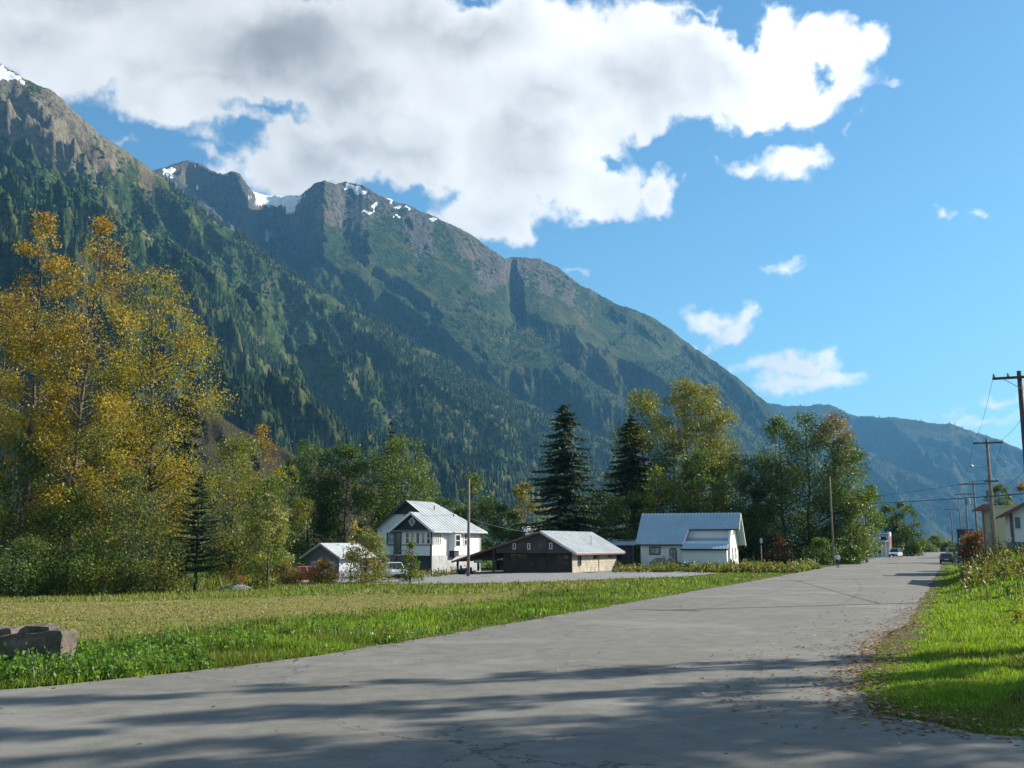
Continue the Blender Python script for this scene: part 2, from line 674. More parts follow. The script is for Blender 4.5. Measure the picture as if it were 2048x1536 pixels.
def flat_poly(name, poly, dz, mat, label, tri_len=None):
    bm = bmesh.new()
    vs = [bm.verts.new((x, y, 0)) for x, y in poly]
    f = bm.faces.new(vs)
    bmesh.ops.triangulate(bm, faces=[f], ngon_method='EAR_CLIP')
    if tri_len:
        for _ in range(6):
            ee = [e for e in bm.edges if e.calc_length() > tri_len and not e.is_boundary]
            if not ee:
                break
            bmesh.ops.subdivide_edges(bm, edges=ee, cuts=1, use_grid_fill=False)
            bmesh.ops.triangulate(bm, faces=bm.faces[:])
    for v in bm.verts:
        v.co.z = float(gz(v.co.x, v.co.y)) + dz
    bmesh.ops.recalc_face_normals(bm, faces=bm.faces)
    if bm.faces[0].normal.z < 0:
        bmesh.ops.reverse_faces(bm, faces=bm.faces[:])
    me = bpy.data.meshes.new(name)
    bm.to_mesh(me)
    bm.free()
    me.materials.append(mat)
    o = bpy.data.objects.new(name, me)
    COL.objects.link(o)
    return tag(o, label, kind='structure')


def asphalt_mat():
    m, g, bs, out = new_mat('worn_asphalt')
    tc = g.n('ShaderNodeTexCoord')
    P = tc.outputs['Object']
    # along-road frame for wheel tracks
    mp = g.n('ShaderNodeMapping')
    mp.inputs['Rotation'].default_value = (0, 0, math.atan2(TX, TY))
    g.put(mp.inputs['Vector'], P)
    st = g.v('MULTIPLY', mp.outputs[0], (1.0, 0.06, 1.0))
    track = g.noise(st, 0.55, 4.0, 0.55)
    big = g.noise(P, 0.16, 5.0, 0.6)
    mid = g.noise(P, 1.7, 6.0, 0.65)
    grit = g.m('MULTIPLY_ADD', g.noise(P, 60.0, 3.0, 0.7), 0.5, g.m('MULTIPLY', g.noise(P, 16.0, 4.0, 0.75), 0.5))
    c = g.mix(g.step(mid, 0.3, 0.7), (0.132, 0.127, 0.113), (0.186, 0.179, 0.160))
    c = g.mix(g.step(track, 0.46, 0.62, 0.0, 0.45), c, (0.145, 0.135, 0.114))
    c = g.mix(g.step(big, 0.50, 0.62, 0.0, 0.55), c, (0.228, 0.219, 0.196))
    c = g.mix(g.step(g.noise(P, 0.33, 4.0, 0.6), 0.56, 0.60, 0.0, 0.35), c, (0.115, 0.110, 0.100))
    c = g.mix(g.step(grit, 0.53, 0.68, 0.0, 0.6), c, (0.33, 0.32, 0.30))
    c = g.mix(g.step(grit, 0.47, 0.33, 0.0, 0.6), c, (0.085, 0.083, 0.082))
    # cracks
    wob = g.v('MULTIPLY_ADD', g.v('SUBTRACT', g.noise(P, 0.9, 5.0, 0.65, col=True), (0.5, 0.5, 0.5)), (2.2, 2.2, 0.0), P)
    vo = g.n('ShaderNodeTexVoronoi', feature='DISTANCE_TO_EDGE')
    vo.inputs['Scale'].default_value = 0.22
    g.put(vo.inputs['Vector'], wob)
    keep = g.step(g.noise(P, 0.12, 3.0, 0.5), 0.47, 0.58)
    crack = g.m('MULTIPLY', g.step(vo.outputs['Distance'], 0.009, 0.0025), keep)
    c = g.mix(g.m('MULTIPLY', crack, 0.7), c, (0.03, 0.03, 0.032))
    g.put(bs.inputs['Base Color'], c)
    bs.inputs['Roughness'].default_value = 0.92
    bs.inputs['Specular IOR Level'].default_value = 0.2
    b = g.n('ShaderNodeBump')
    b.inputs['Strength'].default_value = 0.5
    b.inputs['Distance'].default_value = 0.01
    g.put(b.inputs['Height'], g.m('SUBTRACT', grit, crack))
    g.put(bs.inputs['Normal'], b.outputs[0])
    return m


M_ASPHALT = asphalt_mat()
flat_poly('road', ROAD_POLY, 0.035, M_ASPHALT, 'worn grey asphalt road running away to the right', tri_len=None)


def gravel_mat(name, a, b_, c3):
    m, g, bs, out = new_mat(name)
    tc = g.n('ShaderNodeTexCoord')
    P = tc.outputs['Object']
    vo = g.n('ShaderNodeTexVoronoi')
    vo.inputs['Scale'].default_value = 9.0
    g.put(vo.inputs['Vector'], P)
    n = g.noise(P, 0.6, 6.0, 0.6)
    sp = g.n('ShaderNodeSeparateColor')
    g.put(sp.inputs[0], vo.outputs['Color'])
    c = g.mix(sp.outputs[0], a, b_)
    c = g.mix(g.step(n, 0.5, 0.65, 0.0, 0.7), c, c3)
    g.put(bs.inputs['Base Color'], c)
    bs.inputs['Roughness'].default_value = 0.95
    b = g.n('ShaderNodeBump')
    b.inputs['Strength'].default_value = 1.0
    b.inputs['Distance'].default_value = 0.05
    g.put(b.inputs['Height'], vo.outputs['Distance'])
    g.put(bs.inputs['Normal'], b.outputs[0])
    return m


M_GRAVEL = gravel_mat('grey_gravel', (0.13, 0.13, 0.135), (0.30, 0.29, 0.285), (0.20, 0.185, 0.15))
flat_poly('gravel_lot', ragged(densify(GRAVEL_POLY + GRAVEL_POLY[:1], 0.8)[:-1], 0.5, 5), 0.05, M_GRAVEL, 'grey gravel lane in front of the houses', tri_len=6.0)

# ------------------------------------------------------------------ mountains
def interp_line(pts, n, smooth=True):
    """pts rows (px, py, dist): resampled by px"""
    p = np.array(pts, float)
    u = np.linspace(p[0, 0], p[-1, 0], n)
    return u, np.interp(u, p[:, 0], p[:, 1]), np.interp(u, p[:, 0], p[:, 2])


def at_np(px, py, Y):
    c, s = math.cos(PITCH), math.sin(PITCH)
    r = (px - CX) / FPX
    uu = (CY - py) / FPX
    dy = c - uu * s
    dz = s + uu * c
    t = Y / dy
    return r * t, Y * np.ones_like(px), CAM_H + dz * t


def mountain(name, sky, foot, nu, nv, prof, disp, seed, jag=4.0, back=0.35):
    """a valley wall: crest line given by where it meets the sky and how far it is, foot line by distance.
    disp(u01, v, px) gives relief in metres"""
    px, py, d = interp_line(sky, nu)
    t01 = np.linspace(0, 1, nu)
    py = py + jag * fbm(px * 0.035, px * 0 + seed, 5, seed, 0.6)
    RX, RY, RZ = at_np(px, py, d)
    fp = np.array(foot, float)
    fd = np.interp(px, fp[:, 0], fp[:, 1])
    FX, FY = (px - CX) / FPX * fd, fd
    nb = max(6, nv // 12)
    v = np.concatenate([np.linspace(0, 1, nv), 1 + np.linspace(0, back, nb + 1)[1:]])
    VV = np.minimum(v, 1.0)[None, :]
    over = np.maximum(v - 1.0, 0)[None, :]
    X = FX[:, None] + (RX - FX)[:, None] * v[None, :]
    Y = FY[:, None] + (RY - FY)[:, None] * v[None, :]
    H = (RZ + 4.0)[:, None]
    Z = -4.0 + H * prof(VV) - H * over * 1.6
    fade = sstep(0.0, 0.10, VV) * (1 - sstep(0.94, 1.0, VV))
    D = disp(np.repeat(t01[:, None], len(v), 1), np.repeat(v[None, :], nu, 0), np.repeat(px[:, None], len(v), 1), X, Y) * fade
    top_ = sstep(0.45, 0.95, VV)
    D = np.minimum(D * 1.35 - 60 * top_ * fade, 170 - 165 * top_)
    D = D * np.clip(H / 900.0, 0.02, 1.2)
    Z = Z + D
    # relief also pushes the slope in and out
    Y = Y - D * 0.35
    V = np.stack([X.ravel(), Y.ravel(), Z.ravel()], 1)
    return V, (nu, len(v)), np.repeat(px[:, None], len(v), 1).ravel(), np.repeat(v[None, :], nu, 0).ravel(), D.ravel()


def slope_mat(name, scrub_a, scrub_b, meadow, rock_a, rock_b, scale=0.02, rel=9.0):
    m, g, bs, out = new_mat(name)
    tc = g.n('ShaderNodeTexCoord')
    P = tc.outputs['Object']
    A = lambda k: g.n('ShaderNodeAttribute', attribute_name=k).outputs['Fac']
    n1 = g.noise(P, scale * 0.35, 7.0, 0.62)
    n2 = g.noise(P, scale * 2.2, 6.0, 0.66)
    n3 = g.noise(P, scale * 0.09, 5.0, 0.6)
    c = g.mix(g.step(n2, 0.35, 0.66), scrub_a, scrub_b)
    c = g.mix(g.m('MULTIPLY', g.step(n1, 0.50, 0.60), 0.8), c, meadow)
    c = g.mix(g.m('MULTIPLY', g.step(n3, 0.55, 0.68), 0.3), c, (0.13, 0.095, 0.035))
    rk = g.mix(g.step(n2, 0.32, 0.68), rock_a, rock_b)
    rk = g.mix(g.step(n1, 0.55, 0.68, 0.0, 0.6), rk, tuple(x * 0.55 for x in rock_a))
    rk = g.mix(g.step(n3, 0.46, 0.62, 0.0, 0.7), rk, g.mix(g.step(n1, 0.4, 0.6), (0.10, 0.095, 0.04), (0.16, 0.115, 0.07)))
    rf = g.step(g.m('ADD', A('rock'), g.m('MULTIPLY', g.m('SUBTRACT', g.m('MULTIPLY_ADD', n2, 0.5, g.m('MULTIPLY', n1, 0.5)), 0.5), 1.5)), 0.42, 0.60)
    c = g.mix(rf, c, rk)
    sn = g.step(g.m('ADD', A('snow'), g.m('ADD', g.m('MULTIPLY', g.m('SUBTRACT', n2, 0.5), 0.9), g.m('MULTIPLY', g.m('SUBTRACT', n1, 0.5), 1.2))), 0.47, 0.55)
    c = g.mix(sn, c, g.mix(g.step(n2, 0.3, 0.7), (0.60, 0.66, 0.72), (0.86, 0.88, 0.90)))
    g.put(bs.inputs['Base Color'], c)
    bs.inputs['Roughness'].default_value = 1.0
    bs.inputs['Specular IOR Level'].default_value = 0.05
    b = g.n('ShaderNodeBump')
    b.inputs['Strength'].default_value = 1.0
    b.inputs['Distance'].default_value = rel
    g.put(b.inputs['Height'], g.m('MULTIPLY_ADD', n1, 1.3, n2))
    g.put(bs.inputs['Normal'], b.outputs[0])
    return m


# picture outlines of the near wall's cover
M_ALP = [(-600, -300), (-600, 700), (-100, 470), (0, 430), (60, 420), (140, 400), (190, 420), (230, 470), (290, 500), (400, 545), (455, 590), (520, 635), (585, 640), (640, 640),
         (560, 560), (470, 490), (390, 440), (345, 395), (320, 340), (300, 320), (0, 100)]
M_TRACK = [(560, 600), (600, 640), (640, 690), (690, 760), (760, 810), (845, 855), (800, 860), (720, 850), (660, 835), (625, 800), (590, 770), (580, 720), (540, 700), (500, 660), (470, 610)]
M_TRACK2 = [(650, 800), (700, 790), (760, 830), (830, 880), (740, 880), (680, 860)]


def near_wall():
    sky = [(-700, -190, 2250), (-300, -60, 2300), (-150, 30, 2350), (-60, 90, 2400), (0, 128, 2420), (50, 158, 2450), (105, 182, 2480), (150, 222, 2520), (200, 268, 2570), (250, 300, 2640), (310, 345, 2720),
           (360, 385, 2780), (430, 440, 2850), (500, 482, 2900), (560, 528, 2950), (640, 582, 3000), (720, 625, 3060), (800, 668, 3120), (900, 722, 3200), (1000, 778, 3280), (1100, 830, 3380),
           (1180, 862, 3460), (1260, 895, 3560), (1380, 940, 3800), (1480, 972, 4000), (1600, 1010, 4300), (1700, 1042, 4500), (1800, 1070, 4700)]
    foot = [(-700, 640), (-300, 760), (0, 880), (300, 1000), (600, 1180), (1000, 1600), (1300, 2300), (1600, 3500), (1800, 4300)]

    def disp(u, v, px, X, Y):
        a = px / 1000.0
        band = ridged(a * 1.6 + v * 0.5, v * 6.5 + a * 0.6, 4, 31, 0.5)
        gul = ridged(a * 4.6 + v * 6.0, v * 1.3 - a * 0.9, 4, 41, 0.55)
        fine = ridged(X * 0.009, Y * 0.006, 5, 51, 0.62)
        mic = fbm(X * 0.05, Y * 0.03, 3, 61, 0.6)
        return 62 * band + 46 * gul + 20 * fine + 5 * mic - 15
    V, shp, px, v, D = mountain('near', sky, foot, 640, 225, lambda v: 0.55 * v + 0.45 * v ** 2.2, disp, 3, 3.0)
    qx, qy = proj(V[:, 0], V[:, 1], V[:, 2])
    rock = sstep(0.74, 0.95, v + 0.06 * fbm(px * 0.02, v * 9, 3, 71)) * (1 - sstep(280, 420, px)) * 0.92 * (0.72 + 0.35 * fbm(px * 0.018 + v * 4, v * 6 - px * 0.006, 4, 73))
    streak = ridged(px * 0.0075 + v * 7.0, v * 1.2 - px * 0.001, 3, 81)
    rock = np.maximum(rock, 0.55 * sstep(1.0, 1.6, streak) * sstep(0.35, 0.6, v) * (1 - sstep(560, 700, px)))
    for (cx, cy, rx, ry, w) in [(520, 690, 18, 30, .62), (800, 822, 40, 20, .75), (590, 705, 20, 12, .55), (330, 300, 20, 10, .4), (440, 445, 60, 8, .55), (690, 765, 16, 8, .5)]:
        rock = np.maximum(rock, w * np.exp(-(((qx - cx) / rx) ** 2 + ((qy - cy) / ry) ** 2)))
    snow = np.zeros(len(V))
    qx0, qy0 = qx, qy
    qx, qy = qx + 7 * fbm(qx0 * 0.09, qy0 * 0.09, 3, 75), qy + 4 * fbm(qx0 * 0.09, qy0 * 0.09, 3, 77)
    for (cx, cy, rx, ry) in [(12, 146, 30, 9), (45, 167, 7, 6), (-60, 110, 60, 12), (-6, 152, 20, 8)]:
        snow = np.maximum(snow, 1.25 * np.exp(-(((qx - cx) / rx) ** 2 + ((qy - cy - (qx - cx) * 0.35) / ry) ** 2)))
    m = slope_mat('near_slope', (0.018, 0.034, 0.011), (0.052, 0.076, 0.022), (0.095, 0.096, 0.034), (0.088, 0.075, 0.052), (0.195, 0.165, 0.120), 0.035)
    o = np_mesh('mountain', V, grid_faces(*shp), m, smooth=True, attrs={'rock': rock, 'snow': snow})
    tag(o, 'steep green valley wall rising to a bare rocky shoulder', kind='structure')
    return V, shp, px, v, qx, qy


def back_wall():
    sky = [(200, 300, 4000), (290, 345, 4000), (325, 334, 4050), (350, 326, 4100), (376, 317, 4150), (395, 324, 4150), (420, 340, 4150), (445, 350, 4150), (462, 342, 4120), (480, 348, 4120), (497, 372, 4120), (508, 383, 4350),
           (530, 388, 4700), (570, 390, 4700), (600, 391, 4600), (615, 380, 4300), (630, 366, 4200), (650, 361, 4200), (672, 368, 4250), (690, 363, 4350), (712, 366, 4350), (740, 380, 4350), (790, 402, 4400),
           (830, 416, 4450), (880, 438, 4500), (930, 463, 4550), (965, 485, 4600), (990, 502, 4620), (1010, 516, 4650), (1022, 514, 4900), (1050, 513, 4950), (1080, 517, 5000), (1115, 532, 5050), (1140, 553, 5050),
           (1160, 571, 5080), (1190, 583, 5150), (1230, 604, 5250), (1265, 618, 5300), (1310, 638, 5350), (1340, 658, 5400), (1370, 682, 5450), (1410, 710, 5500), (1450, 737, 5550), (1500, 776, 5600), (1540, 812, 5650), (1570, 842, 5700),
           (1610, 890, 5750), (1650, 940, 5800), (1700, 990, 5900), (1760, 1040, 6000), (1820, 1075, 6100)]
    foot = [(200, 2900), (700, 3100), (1000, 3250), (1300, 3500), (1500, 4000), (1700, 5000), (1820, 5700)]

    def disp(u, v, px, X, Y):
        a = px / 1000.0
        band = ridged(a * 2.4 + v * 0.8, v * 3.2 + a * 2.0, 4, 131, 0.5)
        gul = ridged(a * 6.0 + v * 5.0, v * 1.3 - a * 0.9, 4, 141, 0.55)
        fine = ridged(X * 0.006, Y * 0.005, 5, 151, 0.62)
        notch = -190 * np.exp(-((px - 1022 - (1 - v) * 60) / 16.0) ** 2) * sstep(0.55, 0.8, v)
        bowl = -190 * np.exp(-((px - 545) / 60.0) ** 2) * sstep(0.62, 0.8, v) * (1 - sstep(0.90, 1.0, v))
        spur = 110 * np.exp(-((px - 860 + (v - 0.75) * 500) / 90.0) ** 2) * sstep(0.2, 0.5, v)
        spur2 = 150 * np.exp(-((px - 1330 + (v - 0.6) * 700) / 110.0) ** 2) * sstep(0.1, 0.4, v)
        return 75 * band + 70 * gul + 40 * fine + notch + bowl + spur + spur2 - 15
    V, shp, px, v, D = mountain('back', sky, foot, 580, 175, lambda v: 0.6 * v + 0.4 * v ** 1.8, disp, 8, 2.2)
    qx, qy = proj(V[:, 0], V[:, 1], V[:, 2])
    rock = sstep(0.70, 1.0, v + 0.10 * fbm(px * 0.025, v * 9, 4, 171)) * (1 - sstep(1000, 1300, px) * 0.5) * 0.62
    rock = np.maximum(rock, 0.9 * (1 - sstep(500, 540, px)) * sstep(0.5, 0.62, v))
    rock = np.maximum(rock, 0.85 * np.exp(-(((qx - 985) / 45) ** 2 + ((qy - 545) / 50) ** 2)))
    rock = np.maximum(rock, 0.6 * np.exp(-(((qx - 1140) / 30) ** 2 + ((qy - 590) / 30) ** 2)))
    snow = np.zeros(len(V))
    qx0, qy0 = qx, qy
    qx, qy = qx + 6 * fbm(qx0 * 0.11, qy0 * 0.11, 3, 175), qy + 4 * fbm(qx0 * 0.11, qy0 * 0.11, 3, 177)
    for (cx, cy, rx, ry, sl) in [(338, 343, 12, 7, -.5), (397, 373, 10, 3.5, -.3), (448, 347, 12, 6, 0), (555, 396, 48, 20, 0), (520, 390, 20, 8, .5), (585, 410, 14, 12, -1), (713, 380, 26, 7, .45), (752, 412, 6, 9, -1), (735, 424, 8, 3, 0),
                                 (795, 433, 10, 4, .1), (797, 416, 5, 3, .3), (866, 438, 11, 5, .1), (818, 418, 4, 3, 0), (534, 470, 10, 6, -.5), (550, 486, 4, 3, 0), (392, 333, 6, 3, 0), (340, 352, 6, 4, 0), (780, 400, 10, 3, .4)]:
        snow = np.maximum(snow, 1.2 * np.exp(-(((qx - cx) / rx) ** 2 + ((qy - cy - (qx - cx) * sl) / ry) ** 2)))
    m = slope_mat('back_slope', (0.012, 0.026, 0.010), (0.046, 0.070, 0.020), (0.075, 0.080, 0.028), (0.055, 0.050, 0.046), (0.145, 0.128, 0.112), 0.022, 26.0)
    o = np_mesh('back_mountain', V, grid_faces(*shp), m, smooth=True, attrs={'rock': rock, 'snow': snow})
    tag(o, 'rocky ridge with snow patches and a hanging glacier sloping down to the valley', kind='structure')
    return V, shp, px, v, qx, qy


def far_wall(name, sky, foot, label, seed, nu=360, nv=70, relief=1.0):
    def disp(u, v, px, X, Y):
        a = px / 1000.0
        return relief * (70 * ridged(a * 9 + v * 1.3, v * 1.6, 4, seed, 0.55) + 40 * fbm(X * 0.004, Y * 0.004, 4, seed + 5) - 10)
    V, shp, px, v, D = mountain(name, sky, foot, nu, nv, lambda v: 0.7 * v + 0.3 * v ** 1.6, disp, seed, 2.0)
    m = slope_mat(name + '_slope', (0.011, 0.021, 0.008), (0.026, 0.040, 0.013), (0.045, 0.052, 0.018), (0.08, 0.07, 0.06), (0.13, 0.12, 0.10), 0.02)
    z = np.zeros(len(V))
    o = np_mesh(name, V, grid_faces(*shp), m, smooth=True, attrs={'rock': z, 'snow': z})
    tag(o, label, kind='structure')
    return V, shp, px, v


NEAR = near_wall()
BACK = back_wall()
FAR = far_wall('far_mountain', [(1300, 800, 9600), (1480, 800, 9400), (1540, 808, 9300), (1580, 813, 9200), (1615, 813, 9200), (1640, 808, 9200), (1660, 810, 9200), (1690, 823, 9100), (1730, 834, 9000), (1775, 832, 9000), (1820, 838, 9000),
                                (1860, 843, 8900), (1910, 850, 8800), (1960, 866, 8700), (2010, 884, 8600), (2060, 905, 8500), (2150, 950, 8300), (2300, 900, 8000), (2600, 780, 7600), (2900, 700, 7300)],
               [(1300, 6800), (1800, 6600), (2300, 5600), (2900, 4200)], 'distant blue forested ridge closing the valley', 201)
SPUR = far_wall('forested_spur', [(1380, 830, 7600), (1500, 850, 7500), (1600, 872, 7400), (1680, 895, 7350), (1760, 920, 7300), (1840, 950, 7200), (1900, 975, 7100), (1960, 1010, 7000), (2020, 1045, 6900), (2100, 1085, 6800)],
                [(1380, 6000), (1800, 5900), (2100, 6300)], 'lower blue spur in front of the distant ridge', 231, 260, 50)
# bare hump behind the left trees
HUMP = far_wall('rocky_knoll', [(180, 840, 560), (300, 800, 560), (380, 796, 560), (430, 826, 560), (480, 858, 560), (530, 880, 560), (580, 905, 560), (640, 930, 560), (720, 965, 560), (820, 1010, 560), (900, 1050, 560)],
                [(180, 380), (900, 480)], 'low brown rocky knoll at the foot of the valley wall', 261, 160, 50, 0.5)
_m = bpy.data.objects['rocky_knoll'].data.materials
_m.clear()
_m.append(slope_mat('knoll_slope', (0.075, 0.07, 0.04), (0.115, 0.10, 0.062), (0.10, 0.11, 0.045), (0.14, 0.12, 0.10), (0.2, 0.18, 0.15), 0.3))


# ------------------------------------------------------------------ conifer forest on the slopes (one mass)
def forest(name, pts, hts, dark, light, mat, label, seed, sides=5):
    rg = np.random.default_rng(seed)
    n = len(pts)
    # three stacked cones, ragged
    V, C, F = [], [], []
    off = 0
    ang0 = rg.random(n) * 6.283
    for k, (z0, z1, r) in enumerate(((0.05, 0.72, 0.165), (0.42, 1.0, 0.095))):
        a = ang0[:, None] + k * 0.6 + np.arange(sides)[None, :] * 2 * math.pi / sides
        rr = r * hts[:, None] * (0.75 + 0.55 * rg.random((n, sides)))
        zz = (z0 + 0.06 * rg.standard_normal((n, sides))) * hts[:, None]
        ring = np.stack([pts[:, 0:1] + rr * np.cos(a), pts[:, 1:2] + rr * np.sin(a), pts[:, 2:3] + zz], 2)
        tip = np.stack([pts[:, 0], pts[:, 1], pts[:, 2] + z1 * hts], 1)[:, None, :]
        vv = np.concatenate([ring, tip], 1)           # n, sides+1, 3
        base = off + np.arange(n)[:, None] * (sides + 1)
        j = np.arange(sides)
        f = np.stack([base + j, base + (j + 1) % sides, np.repeat(base + sides, sides, 1)], 2).reshape(-1, 3)
        V.append(vv.reshape(-1, 3))
        F.append(f)
        t = rg.random(n) ** 1.5
        cc = dark[None, :] * (1 - t[:, None]) + light[None, :] * t[:, None]
        cc = np.repeat(cc[:, None, :], sides + 1, 1)
        C.append(cc.reshape(-1, 3))
        off += n * (sides + 1)
    o = np_mesh(name, np.concatenate(V), np.concatenate(F), mat, col=np.concatenate(C))
    tag(o, label, 'forest', kind='stuff')


M_FOREST = leaf_mat('forest_needles', 0.0, 0.9, 0.05)


def sample_surface(V, shp, n, rg, vmin, vmax):
    nu, nv = shp
    G = V.reshape(nu, nv, 3)
    # area weighted cells
    i = np.arange(nu - 1)
    e1 = G[1:, :-1] - G[:-1, :-1]
    e2 = G[:-1, 1:] - G[:-1, :-1]
    ar = np.linalg.norm(np.cross(e1, e2), axis=2)
    jmax = max(1, int(vmax * nv))
    jmin = int(vmin * nv)
    mask = np.zeros_like(ar)
    mask[:, jmin:jmax] = 1
    # nearer cells count for more, since they show larger
    dist = np.linalg.norm(G[:-1, :-1], axis=2)
    w = (ar * mask).ravel()
    w = w / w.sum()
    c = rg.choice(len(w), n, p=w)
    a, b = np.divmod(c, nv - 1)
    fu, fv = rg.random(n)[:, None], rg.random(n)[:, None]
    p = G[a, b] * (1 - fu) * (1 - fv) + G[a + 1, b] * fu * (1 - fv) + G[a, b + 1] * (1 - fu) * fv + G[a + 1, b + 1] * fu * fv
    return p


def build_forests():
    rg = np.random.default_rng(77)
    p = sample_surface(NEAR[0], NEAR[1], 120000, rg, 0.0, 0.93)
    qx, qy = proj(p[:, 0], p[:, 1], p[:, 2])
    wob = 14 * fbm(qx * 0.03, qy * 0.03, 3, 301)
    wob2 = 14 * fbm(qx * 0.03, qy * 0.03, 3, 311)
    meadow = inpoly(qx + wob, qy + wob2, M_ALP) | inpoly(qx + wob, qy + wob2, M_TRACK) | inpoly(qx + wob, qy + wob2, M_TRACK2)
    patch = fbm(qx * 0.022 - qy * 0.012, qy * 0.02 + qx * 0.008, 4, 321) > 0.62
    keep = (~meadow | (patch & (qy > 330))) & (fbm(qx * 0.012, qy * 0.02, 3, 331) > -0.75)
    # thin scatter in the open ground
    keep |= (rg.random(len(p)) < 0.05) & (qy > 380)
    keep &= (qx > -120) & (qx < 1780) & ((qy > 360 + 30 * wob / 14) | (qx > 330))
    p = p[keep]
    if len(p) > 42000:
        p = p[rg.permutation(len(p))[:42000]]
    h = (12 + 11 * rg.random(len(p))) * np.where(rg.random(len(p)) < 0.12, 1.25, 1.0)
    forest('forest', p, h, np.array((0.007, 0.018, 0.007)), np.array((0.030, 0.048, 0.016)), M_FOREST, 'dense dark conifer forest covering the near valley wall', 91, 4)
    # low alder scrub gives the open slopes their knobbly grain
    q = sample_surface(NEAR[0], NEAR[1], 120000, rg, 0.0, 0.9)
    qx, qy = proj(q[:, 0], q[:, 1], q[:, 2])
    k = (qx > -80) & (qx < 900) & (inpoly(qx, qy, M_ALP) | inpoly(qx, qy, M_TRACK) | inpoly(qx, qy, M_TRACK2)) & (qy > 330 + 60 * fbm(qx * 0.02, qy * 0.02, 3, 361))
    k &= fbm(qx * 0.03 - qy * 0.02, qy * 0.025, 3, 371) > -0.15
    q = q[k]
    hs = 2.6 + 4.4 * rg.random(len(q)) ** 2
    blob_mass('alder_scrub', q, hs, np.array((0.016, 0.034, 0.010)), np.array((0.055, 0.080, 0.022)), M_FOREST, 'low green alder scrub dotting the open slopes', 93)
    p = sample_surface(BACK[0], BACK[1], 70000, rg, 0.0, 0.86)
    qx, qy = proj(p[:, 0], p[:, 1], p[:, 2])
    dens = fbm(qx * 0.016 - qy * 0.006, qy * 0.022 + qx * 0.006, 4, 341)
    lim = np.interp(qx, [560, 800, 1000, 1200, 1400, 1560, 1800], [560, 590, 640, 680, 690, 760, 880])
    keep = (dens + (qy - lim) / 130.0 > 0.0) & (qx > 480) & (qx < 1800)
    p = p[keep]
    if len(p) > 18000:
        p = p[rg.permutation(len(p))[:18000]]
    forest('back_forest', p, 13 + 11 * rg.random(len(p)), np.array((0.008, 0.018, 0.008)), np.array((0.026, 0.042, 0.016)), M_FOREST, 'dark conifer forest on the lower flank of the snowy ridge', 95, 4)
    # trees along the far skylines and flanks
    p = np.concatenate([sample_surface(FAR[0], FAR[1], 4500, rg, 0.25, 1.0), sample_surface(SPUR[0], SPUR[1], 3500, rg, 0.2, 1.0)])
    qx, qy = proj(p[:, 0], p[:, 1], p[:, 2])
    p = p[(qx > 1420) & (qx < 2120)]
    forest('far_forest', p, 20 + 14 * rg.random(len(p)), np.array((0.007, 0.014, 0.006)), np.array((0.020, 0.030, 0.011)), M_FOREST, 'hazy forest on the distant ridge and its spur', 97, 4)


def blob_mass(name, pts, hts, dark, light, mat, label, seed):
    rg = np.random.default_rng(seed)
    n = len(pts)
    ico = np.array([(0, 0, 1.0), (0.9, 0, 0.3), (0.28, 0.86, 0.3), (-0.73, 0.53, 0.3), (-0.73, -0.53, 0.3), (0.28, -0.86, 0.3)])
    F0 = np.array([(0, 1, 2), (0, 2, 3), (0, 3, 4), (0, 4, 5), (0, 5, 1)])
    base_ring = ico[1:] * np.array((1.0, 1.0, 0.0)) + np.array((0, 0, -0.3))
    T = np.concatenate([ico, base_ring])
    F1 = np.array([(1, 6, 7, 2), (2, 7, 8, 3), (3, 8, 9, 4), (4, 9, 10, 5), (5, 10, 6, 1)])
    a = rg.random(n) * 6.283
    s = hts[:, None, None] * (0.65 + 0.6 * rg.random((n, len(T), 1)))
    t = T[None, :, :] * s
    x = t[:, :, 0] * np.cos(a)[:, None] - t[:, :, 1] * np.sin(a)[:, None]
    y = t[:, :, 0] * np.sin(a)[:, None] + t[:, :, 1] * np.cos(a)[:, None]
    V = np.stack([x, y, t[:, :, 2]], 2) + pts[:, None, :]
    off = np.arange(n)[:, None, None] * len(T)
    w = rg.random(n) ** 1.2
    C = dark[None, :] * (1 - w[:, None]) + light[None, :] * w[:, None]
    C = np.repeat(C[:, None, :], len(T), 1)
    o = np_mesh(name, V.reshape(-1, 3), [(F0[None] + off).reshape(-1, 3), (F1[None] + off).reshape(-1, 4)], mat, col=C.reshape(-1, 3))
    tag(o, label, 'scrub', kind='stuff')


build_forests()


def build_haze():
    m = bpy.data.materials.new('haze_air')
    m.use_nodes = True
    m.node_tree.nodes.clear()
    g = NT(m.node_tree)
    out = g.n('ShaderNodeOutputMaterial')
    pv = g.n('ShaderNodeVolumePrincipled')
    pv.inputs['Color'].default_value = (0.20, 0.56, 1.0, 1.0)
    pv.inputs['Density'].default_value = 4.9e-5
    pv.inputs['Anisotropy'].default_value = 0.0
    g.put(out.inputs['Volume'], pv.outputs[0])
    b = MB().box(-11600, 11600, -3300, 11600, -240, 1780)
    o = b.build('haze', m)
    tag(o, 'thin blue valley haze', kind='stuff')


build_haze()
# ------------------------------------------------------------------ vegetation builders
def rand_dirs(n, rg):
    v = rg.standard_normal((n, 3))
    return v / np.linalg.norm(v, axis=1, keepdims=True)


